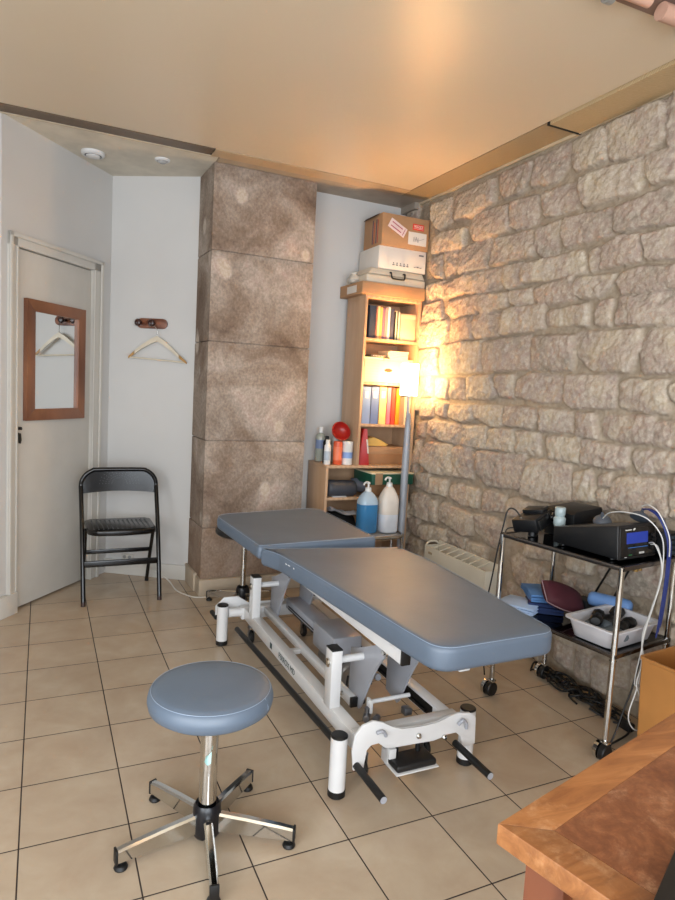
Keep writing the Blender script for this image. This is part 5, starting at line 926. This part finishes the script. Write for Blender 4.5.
# leads
WL=plain('white_lead',(.80,.80,.79),.45); BLU=plain('blue_lead',(.07,.15,.42),.4)
def cable(name,lab,cat,pts,r,m,group=None): b=B(); b.tube(pts,r,7,sub=5); return tag(obj(name,b,m,angle=80),lab,cat,group)
xf,yf_=2.225,-2.045
Ya=-2.062
cable('white_lead','upper white lead arching over the console from the suction cup','cable',[(2.20,-1.775,.868),(2.175,-1.83,.905),(2.165,-1.92,.925),(2.170,-2.01,.918),(2.19,Ya,.864),(2.216,Ya,.787),(2.216,Ya,.684),(2.188,Ya,.584),(2.158,Ya,.485),(2.133,Ya-.01,.410),(2.118,Ya-.01,.335),(2.118,Ya-.01,.283),(2.155,Ya-.01,.285),(2.168,Ya-.01,.340),(2.140,Ya-.006,.384)],.0024,WL)
cable('white_lead','white lead leaving the right side of the console front, left of the pair','cable',[(2.222,-1.990,.815),(2.205,-2.03,.818),(2.208,Ya-.005,.750),(2.207,Ya-.005,.672),(2.172,Ya-.005,.560),(2.142,Ya-.005,.461),(2.132,Ya-.018,.359),(2.124,Ya-.018,.282),(2.090,Ya-.018,.184),(2.106,Ya-.018,.129),(2.150,Ya-.018,.100),(2.170,Ya-.018,.143),(2.148,Ya-.018,.226),(2.112,Ya-.018,.290)],.0024,WL)
cable('white_lead','white lead leaving the right side of the console front, right of the pair','cable',[(2.232,-1.990,.808),(2.222,-2.03,.808),(2.220,Ya+.006,.735),(2.214,Ya+.006,.655),(2.183,Ya+.006,.560),(2.152,Ya+.006,.461),(2.142,Ya-.026,.359),(2.160,Ya-.026,.300),(2.130,Ya-.026,.262),(2.105,Ya-.026,.300),(2.130,Ya-.026,.375)],.0024,WL)
for k,lab in enumerate(('blue lead hanging nearest the white leads at the trolley end','blue lead hanging between its two neighbours at the trolley end','blue lead hanging furthest from the white leads at the trolley end')):
    d=.0075*k; cable('blue_lead',lab,'cable',[(2.235+d*.4,-1.935,.938),(2.215+d,-1.98,.945),(2.215+d,-2.03,.920),(2.231+d,Ya,.837),(2.241+d,Ya,.734),(2.238+d,Ya,.631),(2.231+d,Ya,.542),(2.225+d,Ya+.002,.455+.02*k)],.0034,BLU)
cable('white_lead','short white lead draped on the blue leads by the right suction cup','cable',[(2.235,-1.93,.950),(2.22,-1.975,.962),(2.215,-2.025,.940),(2.228,-2.068,.86),(2.236,-2.072,.78)],.0024,WL)
cable('black_cable','black cable looping up from behind the trolley to the control box','cable',[(2.02,-1.50,.80),(1.995,-1.47,.85),(1.965,-1.455,.85),(1.945,-1.455,.78),(1.930,-1.445,.66),(1.918,-1.44,.55),(1.90,-1.42,.30),(1.95,-1.40,.05)],.0035,BLACK)
cable('black_cable','black cable running down along the left legs of the trolley','cable',[(2.03,-1.51,.77),(1.965,-1.462,.765),(1.962,-1.452,.70),(1.955,-1.452,.58),(1.952,-1.452,.45)],.003,BLACK)
cable('black_strap','black strap hanging slantwise behind the trolley, left of two','strap',[(2.335,-1.78,.74),(2.345,-1.70,.60),(2.35,-1.63,.47)],.005,BLACK); cable('black_strap','black strap hanging slantwise behind the trolley, right of two','strap',[(2.335,-1.86,.74),(2.345,-1.79,.60),(2.35,-1.73,.47)],.005,BLACK)
# ---- lower shelf: towels, pouch, blue roll, basin with dumbbells
def cloth(name,lab,cat,c,size,layers,m,rz,group=None,wob=.004):
    t=thing(name,lab,cat,c,rz,group=group); cx,cy,cz=c; h=size[2]/layers
    b=B(); rr=random.Random(int(cx*1000))
    for k in range(layers):
        R=[]; n=9
        for i in range(n):
            u=-.5+i/(n-1); x=u*size[0]; zc=h*(k+.5)+wob*math.sin(5*u+k)-.5*h*abs(u)**4; hw=size[1]/2*(1-.03*rr.random()); q=h*.46
            R.append([(x,-hw,zc-q*.7),(x,-hw-.004,zc),(x,-hw,zc+q*.7),(x,0,zc+q),(x,hw,zc+q*.7),(x,hw+.004,zc),(x,hw,zc-q*.7),(x,0,zc-q)])
        b.rings(R)
    bmesh.ops.transform(b.bm,matrix=Matrix.Translation(c)@Matrix.Rotation(rz,4,'Z'),verts=b.bm.verts[:])
    obj('folds',b,m,t,angle=60); return t
cloth('folded_towel','folded light blue cloth on the lower trolley shelf, furthest from the basin','towel',(2.015,-1.535,LOW+.001),(.15,.16,.030),3,plain('ice_blue_cloth',(.66,.76,.90),.9,0,.06,bump=.2),.5)
cloth('folded_towel','folded navy blue cloth between the light blue one and the maroon pouch','towel',(2.125,-1.560,LOW+.001),(.19,.15,.045),3,plain('navy_cloth',(.10,.17,.33),.9,0,.12,bump=.2),.9)
cloth('folded_towel','folded mid blue cloth lying on top of the navy one','towel',(2.120,-1.545,LOW+.047),(.18,.14,.035),3,plain('mid_blue_cloth',(.30,.46,.66),.9,0,.10,bump=.2),1.1)
t=thing('maroon_pouch','maroon pouch with pale piping leaning on the blue towels','pouch',(2.15,-1.655,LOW+.03))
MP=Matrix.Translation((2.120,-1.672,LOW+.085))@Matrix.Rotation(D2R(-8),4,'Z')@Matrix.Rotation(D2R(18),4,'Y')@Matrix.Rotation(D2R(42),4,'X')
b=B(); R=[]
for k in range(11):
    u=-1+2*k/10; hw=.068*(1-.22*u*u); th_=.030*(1-.5*u**4)
    R.append([(u*.10,hw*math.copysign(abs(math.cos(a))**.7,math.cos(a)),th_*math.copysign(abs(math.sin(a))**.9,math.sin(a))) for a in [2*math.pi*i/16 for i in range(16)]])
b.rings(R); bmesh.ops.transform(b.bm,matrix=MP,verts=b.bm.verts[:]); pb=obj('pouch_body',b,plain('maroon_fabric',(.27,.09,.13),.75,0,.1,bump=.2),t,angle=70)
b=B(); L=[(u*.101,s*.0685*(1-.22*u*u),0.0) for s,us in ((1,np.linspace(-1,1,12)),(-1,np.linspace(1,-1,12))) for u in us]; b.tube(L+[L[0]],.0022,5,False); bmesh.ops.transform(b.bm,matrix=MP,verts=b.bm.verts[:]); obj('piping',b,plain('pale_piping',(.62,.52,.54),.6),pb)
t=roll('blue_roll','light blue foam roll lying behind the white basin on the trolley',(2.245,-1.70,LOW+.080),(2.325,-1.86,LOW+.080),.031,m=plain('light_blue_foam',(.40,.55,.76),.6,0,.04))
t['category']='foam roll'
b=B(); b.b2((2.245,-1.69,LOW),(2.30,-1.62,LOW+.06),.004); tag(obj('grey_box',b,plain('dark_grey_box',(.16,.17,.19),.6)),'dark grey box beside the far end of the light blue foam roll','box')
t=thing('white_basin','white rectangular plastic basin holding dumbbells on the lower trolley shelf','basin',(2.14,-1.88,LOW))
BM_=Matrix.Translation((2.138,-1.925,LOW+.001))@Matrix.Diagonal((1,1,.84,1))@Matrix.Rotation(TRZ,4,'Z')
def rrect(hx,hy,z,r=.03,n=5):
    o=[]
    for cx,cy,a0 in ((hx-r,hy-r,0),(-hx+r,hy-r,90),(-hx+r,-hy+r,180),(hx-r,-hy+r,270)):
        for k in range(n): a=D2R(a0+90*k/(n-1)); o.append((cx+r*math.cos(a),cy+r*math.sin(a),z))
    return o
b=B(); b.rings([rrect(.128,.085,.0),rrect(.133,.090,.004),rrect(.150,.106,.085),rrect(.162,.118,.086),rrect(.162,.118,.093),rrect(.148,.104,.093),rrect(.129,.087,.008),rrect(.05,.05,.006)],cap=True)
bmesh.ops.transform(b.bm,matrix=BM_,verts=b.bm.verts[:]); obj('basin_shell',b,plain('white_basin_plastic',(.80,.80,.82),.35,0,.02),t,angle=50)
def dumbbell(lab,c,rz,tilt,m,L=.11,r=.028,hr=.014):
    t=thing('dumbbell',lab,'dumbbell',c); Mq=BM_@Matrix.Translation(c)@Matrix.Rotation(rz,4,'Z')@Matrix.Rotation(tilt,4,'Y')
    Ry=Matrix.Rotation(math.pi/2,3,'Y')
    t.location=BM_@Vector(c)
    for s in (-1,1):
        b=B(); b.lathe([(.003,-.026),(r*.7,-.026),(r,-.016),(r,.016),(r*.7,.026),(.003,.026)],(s*L/2,0,0),8,M=Ry); bmesh.ops.transform(b.bm,matrix=Mq,verts=b.bm.verts[:]); obj('weight_head',b,m,t)
    b=B(); b.cyl((-L/2,0,0),(L/2,0,0),hr,n=14); bmesh.ops.transform(b.bm,matrix=Mq,verts=b.bm.verts[:]); obj('grip',b,m,t)
GD=plain('grey_vinyl_weight',(.36,.40,.43),.5,0,.06); BD=plain('black_vinyl_weight',(.04,.04,.045),.5,0,.1)
dumbbell('grey dumbbell in the front left of the white basin',(-.082,-.005,.058),1.35,.05,GD,.095,.024)
dumbbell('grey dumbbell lying nearest the basin front edge',(-.040,-.030,.055),1.25,-.1,GD,.095,.024)
dumbbell('black dumbbell at the back left of the white basin',(-.035,.045,.085),.5,.1,BD,.10,.026)
dumbbell('black dumbbell leaning at the right of the white basin',(.050,.030,.078),.25,-.15,BD,.10,.029)
dumbbell('black dumbbell at the front right of the white basin',(.045,-.028,.062),.2,.05,BD,.09,.027)
# ---- cable tangle on the floor under the trolley
b=B(); rr=random.Random(9)
for k in range(20):
    x0,y0=2.300+rr.uniform(-.025,.02),-1.40-.0232*k+rr.uniform(-.02,.02); pts=[]
    n=8
    a0=rr.uniform(0,6); ra=rr.uniform(.025,.05); rb=rr.uniform(.05,.11)
    for i in range(n+1):
        a=a0+2*math.pi*i/n*.9; pts.append((min(x0+ra*math.cos(a),2.36),y0+rb*math.sin(a),.008+.040*rr.random()*(1 if k<13 else .4)))
    b.tube(pts,.0048,6,sub=4)
tc=tag(obj('cable_tangle',b,BLACK,angle=80),'tangled heap of black cables on the floor under the trolley','cables'); tc['kind']='stuff'
cable('black_cable','black cable looping on the floor in front of the tan bin','cable',[(2.33,-1.86,.012),(2.26,-1.96,.012),(2.13,-2.00,.012),(2.06,-2.03,.03),(2.05,-2.045,.012),(2.10,-2.09,.008),(2.11,-2.12,.008)],.0042,BLACK)
cable('black_cable','black cable hanging from the lower shelf beside the white leads','cable',[(2.19,-2.035,.40),(2.16,-2.045,.33),(2.13,-2.05,.25),(2.10,-2.05,.18),(2.07,-2.05,.10),(2.04,-2.055,.05),(2.03,-2.07,.008),(2.09,-2.10,.006)],.0036,BLACK)
t=thing('plug_socket','black plug lying on the floor by the stone wall behind the trolley wheel','plug',(2.28,-1.93,0))
b=B(); b.box((2.275,-1.93,.018),(.035,.06,.034),bev=.006); obj('plug_body',b,BLKPL,t); b=B(); b.cyl((2.275,-1.90,.018),(2.275,-1.875,.018),.006,n=10); obj('plug_sleeve',b,BLKPL,t)
# ================================================================ BIN
t=thing('tan_bin','open tan rectangular bin standing between the trolley and the desk','bin',(2.22,-2.32,0))
BMx=Matrix.Translation((2.255,-2.250,0))@Matrix.Rotation(D2R(6),4,'Z')
TAN=plain('tan_plastic',(.72,.50,.27),.5,0,.04)
hb,hy_=.135,.17
b=B(); b.rings([rrect(hb*.93,hy_*.93,0,.012),rrect(hb,hy_,.400,.012),rrect(hb+.004,hy_+.004,.404,.014),rrect(hb+.004,hy_+.004,.412,.014),rrect(hb-.005,hy_-.005,.412,.012),rrect(hb*.93-.005,hy_*.93-.005,.008,.012)]); bmesh.ops.transform(b.bm,matrix=BMx,verts=b.bm.verts[:]); obj('bin_shell',b,TAN,t)
# ================================================================ DESK
c0=Vector((.641,-3.022,0)); du=Vector((.551,.136,0)).normalized(); dv=Vector((du.y,-du.x,0)); ZD=.75
t=thing('oak_desk','worn varnished oak desk in the near right corner of the view','desk',c0+du*.7+dv*.35)
def Dk(u,v,z): return c0+du*u+dv*v+Vector((0,0,z))
def dq(b,u0,u1,v0,v1,z0,z1,bev=.002): return b.prism([Dk(u0,v0,z0),Dk(u1,v0,z0),Dk(u1,v1,z0),Dk(u0,v1,z0)],(0,0,z1-z0),bev)
UL,VL,bw=1.50,.72,.055
for q in ([(0,0),(UL,0),(UL-bw,bw),(bw,bw)],[(0,VL),(UL,VL),(UL-bw,VL-bw),(bw,VL-bw)],[(0,0),(0,VL),(bw,VL-bw),(bw,bw)],[(UL,0),(UL,VL),(UL-bw,VL-bw),(UL-bw,bw)]):
    b=B(); b.prism([Dk(u,v,ZD-.032) for u,v in q],(0,0,.032),.002); obj('top_border',b,DESK,t)
b=B(); dq(b,bw,UL-bw,bw,VL-bw,ZD-.030,ZD-.0005,0); obj('top_panel',b,DPAN,t)
b=B(); dq(b,.07,UL-.07,.08,.10,.60,ZD-.032); dq(b,.07,UL-.07,VL-.10,VL-.08,.60,ZD-.032); dq(b,.07,.09,.08,VL-.08,.60,ZD-.032); dq(b,UL-.09,UL-.07,.08,VL-.08,.60,ZD-.032); obj('apron',b,DESK,t)
RD=wood('reddish_desk_leg',(.33,.16,.09),(.45,.25,.15),.45,(1,1,.3),8,'X')
for u in (.045,UL-.105):
    for v in (.022,VL-.082):
        b=B(); dq(b,u,u+.06,v,v+.06,0,ZD-.032,.003); obj('leg',b,RD,t)
t=thing('black_laptop','edge of a closed black laptop lying on the oak desk','laptop',(.9,-3.3,ZD))
lp0=Vector((.842,-3.154,0)); la=Vector((-.105,-.050-.0,0)).normalized(); la=Vector((.709-.814,-3.218+3.168,0)).normalized(); lb=Vector((-la.y,la.x,0))
if lb.x<0: lb=-lb
def lq(b,u0,u1,v0,v1,z0,z1,bev): return b.prism([lp0+la*u+lb*v+Vector((0,0,z0)) for u,v in ((u0,v0),(u1,v0),(u1,v1),(u0,v1))],(0,0,z1-z0),bev)
b=B(); lq(b,0,.32,0,.23,ZD+.003,ZD+.014,.002); obj('laptop_base',b,plain('laptop_grey',(.30,.31,.33),.35,.3),t)
b=B(); lq(b,.001,.319,.001,.229,ZD+.0145,ZD+.021,.002); obj('laptop_lid',b,BLKPL,t)
b=B(); lq(b,.02,.04,.02,.21,ZD,ZD+.004,0); lq(b,.28,.30,.02,.21,ZD,ZD+.004,0); obj('rubber_foot',b,BLACK,t)
# ================================================================ CEILING ROLLER at the right edge
t=thing('ceiling_roller','perforated brown ceiling grille strip with rollers at the upper right','ceiling fixture',(1.8,-2.12,CEIL))
g=N('perforated_grille'); v=g.coord('Object',(1,1,1)); vo=g.n('ShaderNodeTexVoronoi',feature='F1'); vo.inputs['Scale'].default_value=95; vo.inputs['Randomness'].default_value=.1; g.l(v,vo.inputs['Vector']); GRM=g.fin(g.ramp(vo.outputs['Distance'],[(.30,(.25,.16,.13)),(.42,(.52,.42,.38))]),.6,.1)
b=B(); b.prism([(1.48,-2.045,CEIL-.012),(2.40,-2.075,CEIL-.012),(2.40,-2.24,CEIL-.012),(1.48,-2.23,CEIL-.012)],(0,0,.0115),.001); obj('grille_strip',b,GRM,t)
PK=plain('pinkish_beige_roller',(.76,.60,.52),.5)
b=B(); b.cyl((1.66,-2.13,CEIL-.035),(1.78,-2.135,CEIL-.035),.020,n=20); b.cyl((1.84,-2.13,CEIL-.045),(2.02,-2.14,CEIL-.045),.027,n=20); obj('roller',b,PK,t)
b=B(); b.lathe([(.020,-.010),(.028,-.010),(.028,.012),(.020,.012)],(1.655,-2.09,CEIL-.028),28,cap=False,M=Matrix.Rotation(math.pi/2,3,'Y')); b.lathe([(.018,-.008),(.024,-.008),(.024,.008),(.018,.008)],(1.585,-2.085,CEIL-.026),24,cap=False,M=Matrix.Rotation(math.pi/2,3,'Y')); obj('end_ring',b,plain('silver_ring',(.66,.66,.65),.3,.6),t)
# ================================================================ LIGHT
def area(name,loc,rot,sx,sy,power,col):
    l=bpy.data.lights.new(name,'AREA'); l.shape='RECTANGLE'; l.size=sx; l.size_y=sy; l.energy=power; l.color=col; o=bpy.data.objects.new(name,l); COL.objects.link(o); o.location=loc; o.rotation_euler=rot; return o
area('window_daylight',(.2,YF-.02,1.35),(math.pi/2,0,0),3.0,1.95,WINP,(.86,.93,1.0))
area('side_fill_light',(XL+.03,-3.9,1.35),(math.pi/2,0,-math.pi/2),2.2,1.7,SIDEP,(.88,.94,1.0))  # added daylight fill from the left; the side wall has no window
w=bpy.data.worlds.new('sky'); SC.world=w; w.use_nodes=True; w.node_tree.nodes['Background'].inputs[0].default_value=(.75,.85,1,1); w.node_tree.nodes['Background'].inputs[1].default_value=1.0
# pendant added unseen behind the viewpoint for warm fill and ceiling glow
t=thing('added_pendant_lamp','added round warm pendant lamp, unseen behind the viewpoint','pendant lamp',(.9,-4.3,2.3))
b=B(); b.lathe([(.003,-.11),(.06,-.10),(.11,-.05),(.12,0),(.11,.05),(.06,.10),(.003,.11)],(.9,-4.3,2.25),28); obj('globe',b,m_emit('warm_globe',(1,.72,.42),PENP),t)
b=B(); b.cyl((.9,-4.3,2.35),(.9,-4.3,CEIL),.006,n=10); obj('cord',b,BLACK,t)
# ================================================================ CAMERA
cam=bpy.data.cameras.new('camera'); co_=bpy.data.objects.new('camera',cam); COL.objects.link(co_)
f_,pitch,roll_,yaw=631.742,.0955928,.05444688,-.440238849
fwd=Vector((-math.sin(yaw)*math.cos(pitch),math.cos(yaw)*math.cos(pitch),-math.sin(pitch))); rt=Vector((math.cos(yaw),math.sin(yaw),0)); upv=rt.cross(fwd)
R_=rt*math.cos(roll_)+upv*math.sin(roll_); U_=-rt*math.sin(roll_)+upv*math.cos(roll_)
M=Matrix((R_,U_,-fwd)).transposed().to_4x4(); M.translation=Vector((.0496,-3.67564,1.349686)); co_.matrix_world=M
cam.sensor_fit='VERTICAL'; cam.sensor_height=36; cam.lens=f_/900*36; cam.clip_start=.05; cam.clip_end=50
SC.camera=co_
vs=SC.view_settings; vs.view_transform='Standard'; vs.look='None'; vs.gamma=1; vs.use_curve_mapping=False; vs.exposure=EXPO
